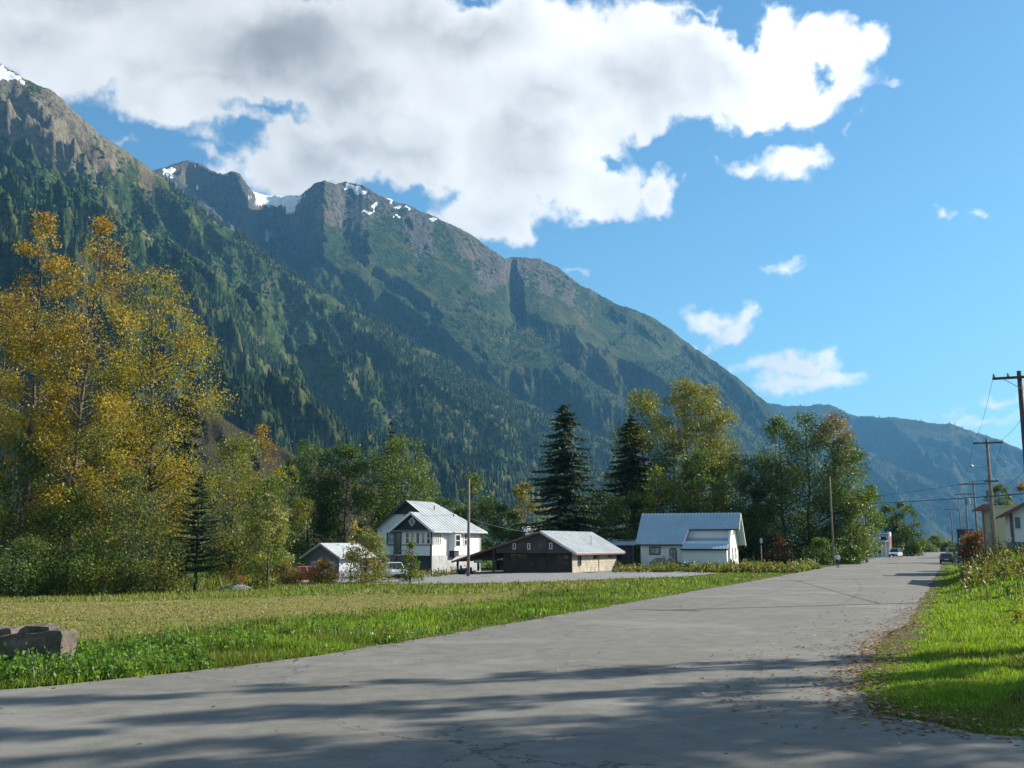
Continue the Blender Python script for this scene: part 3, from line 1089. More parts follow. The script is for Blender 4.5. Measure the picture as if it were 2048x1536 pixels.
def leaf_quads(P, size, col, rg, up=0.35, aspect=0.62):
    """one rhombic leaf (or leaf spray) per point"""
    n = len(P)
    nrm = rand_dirs(n, rg)
    nrm[:, 2] += up
    nrm /= np.linalg.norm(nrm, axis=1, keepdims=True)
    a = np.cross(nrm, rand_dirs(n, rg))
    a /= np.linalg.norm(a, axis=1, keepdims=True) + 1e-9
    b = np.cross(nrm, a)
    s = (size * (0.6 + 0.8 * rg.random(n)))[:, None]
    V = np.stack([P - a * s * 0.5, P + b * s * aspect * 0.5, P + a * s * 0.5, P - b * s * aspect * 0.5], 1).reshape(-1, 3)
    F = np.arange(n * 4).reshape(n, 4)
    C = np.repeat(col, 4, 0)
    return V, F, C


SHAPES = {
    'tall': ([0, .1, .25, .45, .65, .8, .92, 1], [.65, .9, 1, 1, .86, .66, .42, .12]),
    'round': ([0, .12, .35, .6, .8, .93, 1], [.5, .85, 1, 1, .86, .62, .3]),
    'cone': ([0, .15, .5, .8, 1], [.8, 1, .65, .32, .04]),
    'shrub': ([0, .15, .4, .7, .9, 1], [.7, .95, 1, .75, .4, .12]),
    'plume': ([0, .2, .5, .8, 1], [.55, .9, 1, .6, .15]),
}


def broadleaf(name, label, px, top, d, half, palette, n, leaf, lo=0.18, shape='tall', seed=1, cat='tree', group=None, trunk=None, stems=1, clumps=46, bark=None, base=None, pal_top=None, tight=0.55, transl=None):
    rg = np.random.default_rng(seed)
    if base is None:
        n, half = int(n * 1.52), half * 1.12
        x = (px - CX) / FPX * d
        y = d
        H = at(px, top, d).z - float(gz(x, y))
        R = half * d / FPX
    else:
        x, y = base
        H, R = top, half
    z0 = float(gz(x, y)) - 0.05
    root = empty(name, (x, y, z0))
    tag(root, label, cat, group)
    hs, rs = SHAPES[shape]
    K = clumps
    ch = lo + (1 - lo) * (1 - (1 - rg.random(K)) ** (1.2 if shape == 'round' else 0.95))
    ch[:2] = (0.985, 0.94)
    env = np.interp((ch - lo) / (1 - lo), hs, rs) * R
    th = rg.random(K) * 6.283 + np.arange(K) * 2.39996
    rad = env * np.clip(0.30 + 0.62 * rg.random(K) ** 0.7, 0, 1)
    lean = rg.standard_normal(2) * 0.02 * H
    C = np.stack([rad * np.cos(th) + lean[0] * ch, rad * np.sin(th) + lean[1] * ch, ch * H], 1)
    crad = np.clip(R * tight * (0.55 + 0.5 * rg.random(K)) * np.interp((ch - lo) / (1 - lo), [0, .6, 1], [1, .9, .55]), leaf * 1.5, None)
    # wood
    tr = trunk or max(0.05, 0.011 * H)
    mb = MB()
    stem_pts = []
    for k in range(stems):
        off = rg.standard_normal(2) * (0.0 if stems == 1 else R * 0.25)
        wob = rg.standard_normal((7, 2)) * 0.006 * H
        pts = []
        for i, t in enumerate(np.linspace(0, 0.97, 7)):
            pts.append((lean[0] * t + wob[i, 0] * (i > 0) + off[0] * t, lean[1] * t + wob[i, 1] * (i > 0) + off[1] * t, t * H))
        mb.tube(pts, [tr * (1.25 if i == 0 else 1) * (1 - 0.93 * t) for i, t in enumerate(np.linspace(0, 0.97, 7))], 7)
        stem_pts.append(np.array(pts))
    tw = mb.build('trunk' if stems == 1 else 'stem', bark or M_BARK, root, smooth=True)
    if stems > 1:
        tag(tw, kind='stuff')
    lb = MB()
    for i in range(K):
        sp = stem_pts[i % stems]
        hb = max(lo * 0.55 * H, C[i, 2] - (0.25 + 0.5 * rg.random()) * max(rad[i], 0.3) * 1.2)
        t = np.clip(hb / (0.97 * H), 0, 0.99) * 6
        a = int(t)
        p0 = sp[a] * (1 - (t - a)) + sp[min(a + 1, 6)] * (t - a)
        p1 = C[i]
        midp = (p0 + p1) / 2 + np.array((0, 0, -0.06 * np.linalg.norm(p1 - p0))) + rg.standard_normal(3) * 0.04 * rad[i]
        r0 = tr * 0.36 * (1 - 0.75 * hb / H) + 0.006
        lb.tube([p0, midp, p1], [r0, r0 * 0.6, r0 * 0.15], 5, caps=False)
    tag(lb.build('limb', bark or M_BARK, tw, smooth=True), kind='stuff')
    # leaves gathered in clumps round the limb ends, thicker toward each clump's skin
    w = crad ** 2
    cnt = np.maximum(4, (n * w / w.sum()).astype(int))
    P, col = [], []
    pal = np.array(palette, float)
    palt = np.array(pal_top if pal_top is not None else palette, float)
    for i in range(K):
        m = cnt[i]
        q = rand_dirs(m, rg) * (crad[i] * rg.random(m)[:, None] ** 0.45) * np.array((1.0, 1.0, 0.8))
        q += rg.standard_normal((m, 3)) * crad[i] * 0.14
        P.append(C[i] + q)
        mixt = sstep(0.45, 0.95, ch[i] + 0.1 * rg.standard_normal())
        base_c = pal[rg.integers(len(pal))] * (1 - mixt) + palt[rg.integers(len(palt))] * mixt
        oth = pal[rg.integers(0, len(pal), m)] * (1 - mixt) + palt[rg.integers(0, len(palt), m)] * mixt
        t = rg.random((m, 1)) * 0.55
        cc = (base_c * (1 - t) + oth * t) * (0.6 + 0.75 * rg.random((m, 1)))
        col.append(cc)
    P, col = np.concatenate(P), np.concatenate(col)
    k = P[:, 2] > 0.03
    P, col = P[k], col[k]
    V, F, Cc = leaf_quads(P, leaf, col, rg)
    np_mesh('crown', V, F, transl or M_LEAF, root, col=Cc)
    return root


def spruce(name, label, px, top, d, half, dark, light, seed=1, lo=0.06, dens=1.0, upturn=0.0, group=None, cat='tree', base=None, droop=0.35, spray=0.55, gap=0.62, power=0.85):
    rg = np.random.default_rng(seed)
    if base is None:
        x, y = (px - CX) / FPX * d, d
        H = at(px, top, d).z - float(gz(x, y))
        R = half * d / FPX
    else:
        x, y = base
        H, R = top, half
    root = empty(name, (x, y, float(gz(x, y)) - 0.05))
    tag(root, label, cat, group)
    tr = max(0.07, 0.014 * H)
    mb = MB()
    mb.tube([(0, 0, 0), (0, 0, H * 0.3), (0, 0, H * 0.7), (0, 0, H * 0.99)], [tr * 1.2, tr * 0.85, tr * 0.4, 0.015], 7)
    tw = mb.build('trunk', M_BARK, root, smooth=True)
    lb = MB()
    P, A, S, C = [], [], [], []
    dark, light = np.array(dark), np.array(light)
    z = lo * H
    while z < H * 0.985:
        t = (z - lo * H) / (H * (1 - lo))
        L0 = R * (1 - t) ** power * (0.9 + 0.1 * math.sin(z * 3.1))
        nb = max(3, int((7 if t < 0.7 else 5) * dens))
        a0 = rg.random() * 6.283
        for b in range(nb):
            th = a0 + b * 6.283 / nb + rg.standard_normal() * 0.25
            L = max(0.12, L0 * (0.50 + 0.70 * rg.random()) * (1 + 0.16 * math.sin(th * 2 + seed)))
            zz = z + rg.standard_normal() * gap * 0.25
            k = max(3, int(L / (spray * 0.42)))
            s = np.linspace(0.10, 1.0, k)
            rise = -droop * L * s ** 1.2 + (0.16 * L) * s ** 3 + upturn * L * s
            px_ = np.cos(th) * L * s
            py_ = np.sin(th) * L * s
            pts = np.stack([px_, py_, zz + rise], 1)
            lb.tube([(0, 0, zz), tuple(pts[k // 2]), tuple(pts[-1])], [0.012 + 0.006 * L, 0.006 + 0.004 * L, 0.004], 4, caps=False)
            for side in (-1, 1, 0):
                for rep in range(2):
                    ang = th + side * (0.9 + 0.35 * rg.random(k)) + rg.standard_normal(k) * 0.15
                    dv = np.stack([np.cos(ang), np.sin(ang), -0.25 - 0.45 * rg.random(k) + upturn * 1.2], 1)
                    dv /= np.linalg.norm(dv, axis=1, keepdims=True)
                    P.append(pts)
                    A.append(dv)
                    S.append(spray * (0.55 + 0.6 * rg.random(k)) * np.clip(1.15 - 0.55 * s, 0.3, 1) * (1.0 if L > spray else max(0.35, L / spray)))
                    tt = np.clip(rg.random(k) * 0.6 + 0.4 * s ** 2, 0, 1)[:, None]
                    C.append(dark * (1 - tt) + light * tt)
        z += gap * (0.75 + 0.5 * rg.random()) * (1.0 if t < 0.8 else 0.7)
    tag(lb.build('branch', M_BARK, tw), kind='stuff')
    P, A, S, C = np.concatenate(P), np.concatenate(A), np.concatenate(S)[:, None], np.concatenate(C)
    side = np.cross(A, rand_dirs(len(A), rg))
    side /= np.linalg.norm(side, axis=1, keepdims=True) + 1e-9
    V = np.stack([P, P + A * S * 0.45 + side * S * 0.16, P + A * S, P + A * S * 0.45 - side * S * 0.16], 1).reshape(-1, 3)
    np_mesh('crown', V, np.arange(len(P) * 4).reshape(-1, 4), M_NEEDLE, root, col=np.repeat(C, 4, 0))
    return root


GOLD = [(0.34, 0.245, 0.028), (0.39, 0.295, 0.036), (0.25, 0.205, 0.03), (0.28, 0.175, 0.022), (0.18, 0.185, 0.03)]
GOLD_TOP = [(0.34, 0.22, 0.03), (0.29, 0.175, 0.03), (0.38, 0.27, 0.035)]
OLIVE = [(0.19, 0.19, 0.03), (0.14, 0.17, 0.026), (0.24, 0.21, 0.03)]
GREEN = [(0.080, 0.135, 0.022), (0.110, 0.165, 0.028), (0.060, 0.108, 0.020)]
DEEP = [(0.042, 0.082, 0.017), (0.058, 0.102, 0.020), (0.074, 0.118, 0.022)]
LIME = [(0.13, 0.17, 0.025), (0.17, 0.19, 0.03), (0.10, 0.14, 0.022)]
GREY = [(0.10, 0.135, 0.055), (0.13, 0.155, 0.07), (0.075, 0.105, 0.04)]
RUST = [(0.26, 0.13, 0.03), (0.30, 0.17, 0.03), (0.17, 0.13, 0.03)]
PALE = [(0.35, 0.32, 0.16), (0.22, 0.23, 0.06), (0.13, 0.17, 0.03)]

# ---- tall golden cottonwoods on the left
broadleaf('cottonwood_tree', 'tall golden cottonwood with a bare twiggy tip, leftmost of the two slender ones', 68, 425, 78, 84, GOLD + OLIVE, 12500, 0.20, 0.12, 'tall', 101, trunk=0.24, clumps=130, bark=M_BARK, pal_top=GOLD_TOP, tight=0.38)
broadleaf('cottonwood_tree', 'tall slender golden cottonwood with pale trunk beside the rounded golden tree', 142, 440, 76, 96, GOLD + OLIVE, 14500, 0.20, 0.10, 'tall', 102, trunk=0.24, clumps=150, bark=M_BARK, pal_top=GOLD_TOP, tight=0.38)
broadleaf('cottonwood_tree', 'broad rounded golden cottonwood right of the two slender ones', 306, 550, 86, 126, GOLD[:3] + OLIVE, 17000, 0.20, 0.16, 'round', 103, trunk=0.30, clumps=150, bark=M_BARK, tight=0.34)
broadleaf('cottonwood_tree', 'rusty gold tree at the left edge of the picture', -10, 590, 84, 100, RUST[:1] + GOLD + OLIVE, 9500, 0.21, 0.12, 'round', 104, clumps=70, tight=0.40)
broadleaf('cottonwood_tree', 'lower golden tree filling the gap under the two slender cottonwoods', 215, 715, 82, 112, GOLD + OLIVE + OLIVE, 10000, 0.2, 0.06, 'round', 105, clumps=52, tight=0.45)
spruce('spruce_tree', 'dark spruce half hidden behind the rounded golden tree', 372, 690, 96, 62, (0.010, 0.022, 0.009), (0.028, 0.048, 0.018), 106, spray=0.8, gap=0.8)
# ---- thicket below them
broadleaf('shrub', 'large deep green shrub at the foot of the golden trees', 40, 880, 74, 92, DEEP, 8000, 0.19, 0.02, 'shrub', 111, 'shrub', stems=4, clumps=44)
broadleaf('shrub', 'dark green shrub between the left edge and the grey green bush', 150, 985, 73, 72, DEEP + GREEN, 6000, 0.17, 0.02, 'shrub', 112, 'shrub', stems=4, clumps=40)
broadleaf('shrub', 'grey green willow bush under the rounded golden tree', 265, 955, 74, 72, GREY + GREEN[:1], 6500, 0.16, 0.02, 'shrub', 113, 'shrub', stems=4, clumps=40)
broadleaf('shrub', 'low tangled bush in front of the willow', 215, 1075, 70, 66, GREEN + OLIVE, 4500, 0.15, 0.01, 'shrub', 114, 'shrub', stems=5, clumps=34)
broadleaf('shrub', 'low olive bush left of the young spruce', 325, 1050, 71, 52, OLIVE + GREY, 4000, 0.15, 0.01, 'shrub', 115, 'shrub', stems=5, clumps=30)
broadleaf('shrub', 'low leafy bush at the far left above the dry field', 60, 1080, 69, 70, GREEN + GREY[:1], 4500, 0.15, 0.01, 'shrub', 116, 'shrub', stems=5, clumps=34)
broadleaf('shrub', 'brown green bush behind the young spruce', 300, 900, 88, 66, RUST + DEEP, 4500, 0.2, 0.02, 'shrub', 117, 'shrub', stems=3, clumps=34)
spruce('spruce_tree', 'young spruce with pale tipped arms and a bare lower trunk at the field edge', 402, 952, 73, 84, (0.016, 0.036, 0.016), (0.060, 0.100, 0.045), 118, lo=0.2, upturn=0.28, droop=0.30, spray=0.42, gap=0.36, power=0.7)
broadleaf('tree', 'yellow green tree behind the young spruce', 470, 885, 102, 78, LIME + OLIVE, 8500, 0.23, 0.05, 'round', 119, clumps=52)
broadleaf('tree', 'thin golden topped tree in front of the rocky knoll', 522, 855, 108, 48, OLIVE + GREEN, 4000, 0.23, 0.1, 'tall', 120, clumps=36, pal_top=RUST + GOLD[:1])
broadleaf('tree', 'green tree right of the golden topped one', 550, 960, 104, 50, GREEN + LIME[:1], 4500, 0.22, 0.05, 'round', 126, clumps=36)
broadleaf('sapling', 'leafy cottonwood sapling with pale leaves between the young spruce and the garage', 543, 990, 75, 50, PALE + PALE + LIME, 4200, 0.18, 0.03, 'plume', 121, 'sapling', stems=3, clumps=44, tight=0.42)
broadleaf('sapling', 'bushy sapling in front of the white two-storey house', 735, 1062, 84, 50, PALE[1:] + LIME + RUST[:1], 3600, 0.16, 0.02, 'shrub', 122, 'sapling', stems=5, clumps=40)
broadleaf('sapling', 'thin upright golden sapling beside the garage', 706, 1040, 86, 15, GOLD[:2] + PALE[:1], 420, 0.16, 0.3, 'plume', 123, 'sapling', clumps=16)
broadleaf('sapling', 'small sapling under the porch windows of the two-storey house', 824, 1086, 86, 26, LIME + GREEN, 1300, 0.15, 0.02, 'cone', 124, 'sapling', stems=3, clumps=22)
broadleaf('shrub', 'small bush with orange leaves near the gravel heap', 487, 1128, 92, 20, [(0.45, 0.12, 0.02), (0.30, 0.12, 0.02), (0.12, 0.12, 0.02)], 900, 0.14, 0.02, 'shrub', 125, 'shrub', stems=3, clumps=16)
broadleaf('shrub', 'weedy bush hiding the red car', 652, 1122, 84, 30, LIME + RUST, 1500, 0.15, 0.01, 'shrub', 127, 'shrub', stems=5, clumps=28)
broadleaf('shrub', 'low dry bush left of the red car', 578, 1128, 83, 30, RUST + LIME, 1700, 0.15, 0.01, 'shrub', 128, 'shrub', stems=5, clumps=28)
# ---- trees behind the houses
broadleaf('tree', 'dark green broad tree behind the garage, left of a matching pair', 622, 892, 146, 62, DEEP + GREEN[:1], 9000, 0.30, 0.06, 'round', 131, clumps=56)
broadleaf('tree', 'dark green broad tree behind the garage, right of a matching pair', 692, 896, 146, 52, DEEP + GREEN[:1], 8000, 0.30, 0.06, 'round', 132, clumps=50)
spruce('spruce_tree', 'dark spruce tip showing above the lit tree behind the two-storey house', 783, 828, 160, 56, (0.012, 0.024, 0.010), (0.028, 0.045, 0.018), 133, spray=0.9, gap=0.8)
broadleaf('tree', 'sunlit green tree right behind the two-storey house', 805, 880, 146, 66, GREEN + LIME, 9500, 0.30, 0.05, 'round', 134, clumps=56)
broadleaf('tree', 'green tree behind the wooden utility pole by the houses', 950, 952, 150, 44, GREEN + LIME[:1], 4800, 0.30, 0.05, 'tall', 135, clumps=40)
broadleaf('tree', 'dim green tree between the two-storey house and the utility pole tree', 890, 1000, 160, 40, DEEP, 3600, 0.30, 0.05, 'round', 136, clumps=30)
broadleaf('tree', 'small dark tree left of the rusty tree behind the brown building', 1000, 1015, 142, 36, DEEP + GREEN, 3200, 0.27, 0.03, 'round', 137, clumps=30)
broadleaf('tree', 'rusty orange tree beside the big spruce', 1050, 968, 156, 34, OLIVE + RUST[:1], 3200, 0.30, 0.1, 'round', 138, clumps=30)
spruce('spruce_tree', 'big layered spruce standing clear behind the brown building', 1130, 796, 138, 114, (0.019, 0.038, 0.014), (0.055, 0.082, 0.030), 139, lo=0.03, spray=1.1, gap=0.66, dens=1.3, droop=0.30, power=0.72)
spruce('spruce_tree', 'dark spruce at the left flank of the tall cottonwoods', 1262, 826, 150, 98, (0.014, 0.028, 0.011), (0.040, 0.062, 0.024), 140, lo=0.02, spray=1.2, gap=0.66, droop=0.30, dens=1.3, power=0.7)
broadleaf('cottonwood_tree', 'tall yellow green cottonwood, leftmost of three behind the blue-roofed house', 1288, 784, 152, 64, OLIVE + GREEN, 9500, 0.32, 0.2, 'round', 141, clumps=64, pal_top=LIME + OLIVE)
broadleaf('cottonwood_tree', 'tallest cottonwood in the middle of three behind the blue-roofed house', 1376, 764, 158, 54, OLIVE + GREEN, 8800, 0.32, 0.2, 'round', 142, clumps=58, pal_top=OLIVE)
broadleaf('cottonwood_tree', 'orange flushed cottonwood, rightmost of three behind the blue-roofed house', 1425, 774, 154, 56, OLIVE + GREEN[:1] + GOLD[2:3], 8500, 0.32, 0.3, 'tall', 143, clumps=56)
broadleaf('tree', 'light green tree in front of the dark spruce by the cottonwoods', 1318, 935, 142, 36, LIME, 3000, 0.29, 0.1, 'tall', 144, clumps=30)
broadleaf('tree', 'green tree right above the blue metal roof', 1402, 905, 142, 58, GREEN + DEEP[:1], 7500, 0.29, 0.03, 'round', 145, clumps=50)
broadleaf('tree', 'dull green tree right of the blue-roofed house gable', 1480, 915, 146, 44, GREEN + DEEP, 5000, 0.29, 0.03, 'round', 146, clumps=40)
broadleaf('tree', 'dark undergrowth tree left of the blue-roofed house', 1255, 990, 140, 50, DEEP, 4500, 0.28, 0.02, 'round', 147, clumps=36)
broadleaf('tree', 'olive tree filling the gap between garage trees and the yellow green tree', 575, 935, 138, 44, OLIVE + DEEP, 4200, 0.30, 0.02, 'round', 171, clumps=34)
broadleaf('tree', 'shaded tree between the paired dark trees and the lit tree', 748, 905, 150, 40, DEEP, 4600, 0.30, 0.02, 'round', 172, clumps=36)
broadleaf('tree', 'dim tree between the two big spruces', 1200, 985, 158, 46, DEEP + GREEN[:1], 4200, 0.30, 0.02, 'round', 173, clumps=34)
broadleaf('tree', 'dark tree under the orange flushed cottonwood', 1450, 930, 150, 50, DEEP, 5200, 0.29, 0.02, 'round', 174, clumps=40)
broadleaf('tree', 'deep green tree under the middle cottonwood', 1352, 890, 150, 52, DEEP + GREEN[:1], 5600, 0.30, 0.02, 'round', 175, clumps=40)
broadleaf('tree', 'shaded tree behind the dull green one by the gable', 1510, 985, 150, 42, DEEP, 4200, 0.29, 0.02, 'round', 176, clumps=34)
broadleaf('tree', 'small olive tree behind the carport of the brown building', 930, 1020, 150, 34, OLIVE + GREEN, 3000, 0.29, 0.02, 'round', 177, clumps=28)
# ---- the clump by the road
broadleaf('tree', 'thin topped green tree at the left of the roadside clump', 1563, 838, 150, 56, DEEP + GREEN, 7500, 0.29, 0.03, 'tall', 151, clumps=46)
broadleaf('tree', 'dense green tree in the middle of the roadside clump', 1612, 832, 148, 74, DEEP + GREEN, 14000, 0.28, 0.02, 'tall', 152, clumps=64)
broadleaf('tree', 'green tree with a rusty tip in the roadside clump', 1662, 830, 147, 62, GREEN + DEEP[:1], 10500, 0.28, 0.02, 'tall', 153, clumps=52, pal_top=RUST + GREEN)
broadleaf('tree', 'sunlit green tree at the road end of the clump', 1694, 888, 146, 54, GREEN + LIME[:1], 9000, 0.27, 0.01, 'round', 154, clumps=48)
broadleaf('tree', 'low leafy tree overhanging the verge beside the white shop', 1722, 972, 150, 34, GREEN + LIME[:1], 4200, 0.27, 0.01, 'round', 155, clumps=30)
broadleaf('tree', 'dark leafy tree at the back of the roadside clump near the blue-roofed house', 1530, 918, 145, 54, DEEP, 7500, 0.28, 0.01, 'round', 156, clumps=40)
broadleaf('shrub', 'bright bush at the foot of the roadside pole', 1634, 1080, 136, 32, GREEN + GREY[:1], 2600, 0.24, 0.01, 'shrub', 157, 'shrub', stems=4, clumps=26)
broadleaf('shrub', 'bush beside the walking person', 1692, 1092, 138, 24, GREEN, 1800, 0.24, 0.01, 'shrub', 158, 'shrub', stems=4, clumps=22)
broadleaf('shrub', 'dark shrub with reddish leaves beside the gable of the blue-roofed house', 1545, 1072, 138, 34, [(0.10, 0.035, 0.02), (0.05, 0.05, 0.02), (0.03, 0.05, 0.015)], 2400, 0.24, 0.01, 'shrub', 159, 'shrub', stems=4, clumps=26)
broadleaf('tree', 'dark green tree behind the white shop', 1768, 1012, 232, 26, DEEP + GREEN[:1], 3600, 0.40, 0.03, 'round', 161, clumps=34)
broadleaf('tree', 'round green tree right of the white shop by the lamp pole', 1802, 1006, 226, 27, GREEN + DEEP[:1], 3800, 0.40, 0.02, 'round', 162, clumps=34)
for i, (px, top, d, hw, lab) in enumerate(((1835, 1082, 330, 22, 'low far bush left of the road end'), (1862, 1073, 345, 24, 'rounded far bush at the end of the road'), (1890, 1084, 340, 18, 'small far bush by the road end shelter'), (1815, 1088, 300, 16, 'far bush under the lamp pole'))):
    broadleaf('shrub', lab, px, top, d, hw, GREEN + LIME + GREY, 1500, 0.5, 0.01, 'shrub', 170 + i, 'shrub', stems=3, clumps=22)
broadleaf('tree', 'pale green tree behind the tan building', 2000, 975, 150, 32, GREY + GREEN, 2600, 0.3, 0.05, 'round', 165, clumps=30)
broadleaf('tree', 'reddish brown tree peeping over the dark gabled roof', 2035, 968, 158, 22, RUST, 1300, 0.3, 0.05, 'tall', 166, clumps=22)
broadleaf('shrub', 'dark red leaved shrub on the bank in front of the pole row', 1948, 1062, 104, 40, [(0.16, 0.05, 0.025), (0.05, 0.06, 0.02), (0.035, 0.05, 0.015), (0.22, 0.12, 0.04)], 4500, 0.20, 0.01, 'shrub', 167, 'shrub', stems=5, clumps=40)
broadleaf('shrub', 'small reddish bush behind the dark red leaved shrub', 1975, 1085, 112, 22, RUST + GREEN, 1200, 0.2, 0.01, 'shrub', 168, 'shrub', stems=4, clumps=20)
# ---- roadside trees outside the picture, to the right: their shadows stripe the near asphalt
spruce('spruce_tree', 'dense spruce beyond the right edge beside the cross street', 0, 18.0, 0, 2.2, (0.012, 0.027, 0.010), (0.040, 0.062, 0.022), 186, base=(28.0, 24.4), spray=0.9, gap=0.5)
spruce('spruce_tree', 'slim spruce beyond the right edge behind the cottonwoods', 0, 20.0, 0, 0.9, (0.012, 0.027, 0.010), (0.040, 0.062, 0.022), 187, base=(33.0, 34.4), spray=0.8, gap=0.45)
off_trees = [((25.0, 31.2), 21.0, 0.9, 2600, 'tall', 181, 'thinnest cottonwood beyond the right edge'),
             ((30.0, 30.4), 21.0, 0.8, 2200, 'tall', 182, 'thin cottonwood beyond the right edge behind the thinnest one'),
             ((24.0, 27.6), 19.0, 1.0, 2200, 'tall', 183, 'cottonwood beyond the right edge above the leaf litter'),
             ((32.0, 28.6), 22.0, 1.0, 2600, 'tall', 184, 'far cottonwood beyond the right edge'),
             ((24.0, 23.2), 18.0, 2.6, 8500, 'tall', 185, 'full cottonwood beyond the right edge by the cross street'),
             ((20.5, 21.6), 15.0, 2.0, 6000, 'tall', 189, 'short cottonwood beyond the right edge at the street corner'),
             ((38.0, 29.2), 23.0, 2.2, 6000, 'tall', 190, 'farthest cottonwood beyond the right edge'),
             ((34.0, 26.4), 22.0, 2.4, 6500, 'tall', 188, 'broad cottonwood beyond the right edge behind the spruce')]
for (b, h, r, n, sh, sd, lab) in off_trees:
    broadleaf('cottonwood_tree', lab, 0, h, 0, r, GOLD + OLIVE, n, 0.27, 0.16, sh, sd, clumps=60, base=b, group='cottonwoods beside the cross street')
# ------------------------------------------------------------------ grass, weeds and leaf litter (masses nobody could count)
def ground_np(px, py):
    c, s = math.cos(PITCH), math.sin(PITCH)
    r, u = (px - CX) / FPX, (CY - py) / FPX
    dx, dy, dz = r, c - u * s, s + u * c
    z = np.zeros_like(px)
    for _ in range(5):
        t = (z - CAM_H) / dz
        x, y = dx * t, dy * t
        z = gz(x, y)
    return x, y, z


def blades(name, x, y, z, h, w, col, mat, label, cat, seed, lean=0.45):
    rg = np.random.default_rng(seed)
    n = len(x)
    th = rg.random(n) * 6.283
    b = np.stack([x, y, z], 1)
    sd = np.stack([np.cos(th), np.sin(th), np.zeros(n)], 1) * (w / 2)[:, None]
    ld = rg.random(n) * 6.283
    ln = (rg.random(n) * lean) * h
    tip = b + np.stack([np.cos(ld) * ln, np.sin(ld) * ln, h], 1)
    midp = b + np.stack([np.cos(ld) * ln * 0.3, np.sin(ld) * ln * 0.3, h * 0.55], 1)
    V = np.stack([b - sd, b + sd, midp + sd * 0.8, tip, midp - sd * 0.8], 1).reshape(-1, 3)
    i = np.arange(n) * 5
    nr = np.hypot(x, y) < 24            # near blades are bent, far ones plain
    F4 = np.stack([i, i + 1, i + 2, i + 4], 1)[nr]
    F3 = np.concatenate([np.stack([i + 4, i + 2, i + 3], 1)[nr], np.stack([i, i + 1, i + 3], 1)[~nr]])
    o = np_mesh(name, V, [F4, F3], mat, col=np.repeat(col, 5, 0))
    return tag(o, label, cat, kind='stuff')


def pick(pal, n, rg, lo=0.65, hi=1.35):
    pal = np.array(pal)
    return pal[rg.integers(0, len(pal), n)] * (lo + (hi - lo) * rg.random((n, 1)))


LUSH = [(0.12, 0.22, 0.018), (0.16, 0.275, 0.023), (0.10, 0.17, 0.016), (0.21, 0.28, 0.038)]
SOFT = [(0.14, 0.20, 0.03), (0.20, 0.22, 0.05), (0.09, 0.14, 0.02)]
STRAW = [(0.26, 0.23, 0.085), (0.22, 0.205, 0.07), (0.17, 0.19, 0.05), (0.31, 0.265, 0.12)]


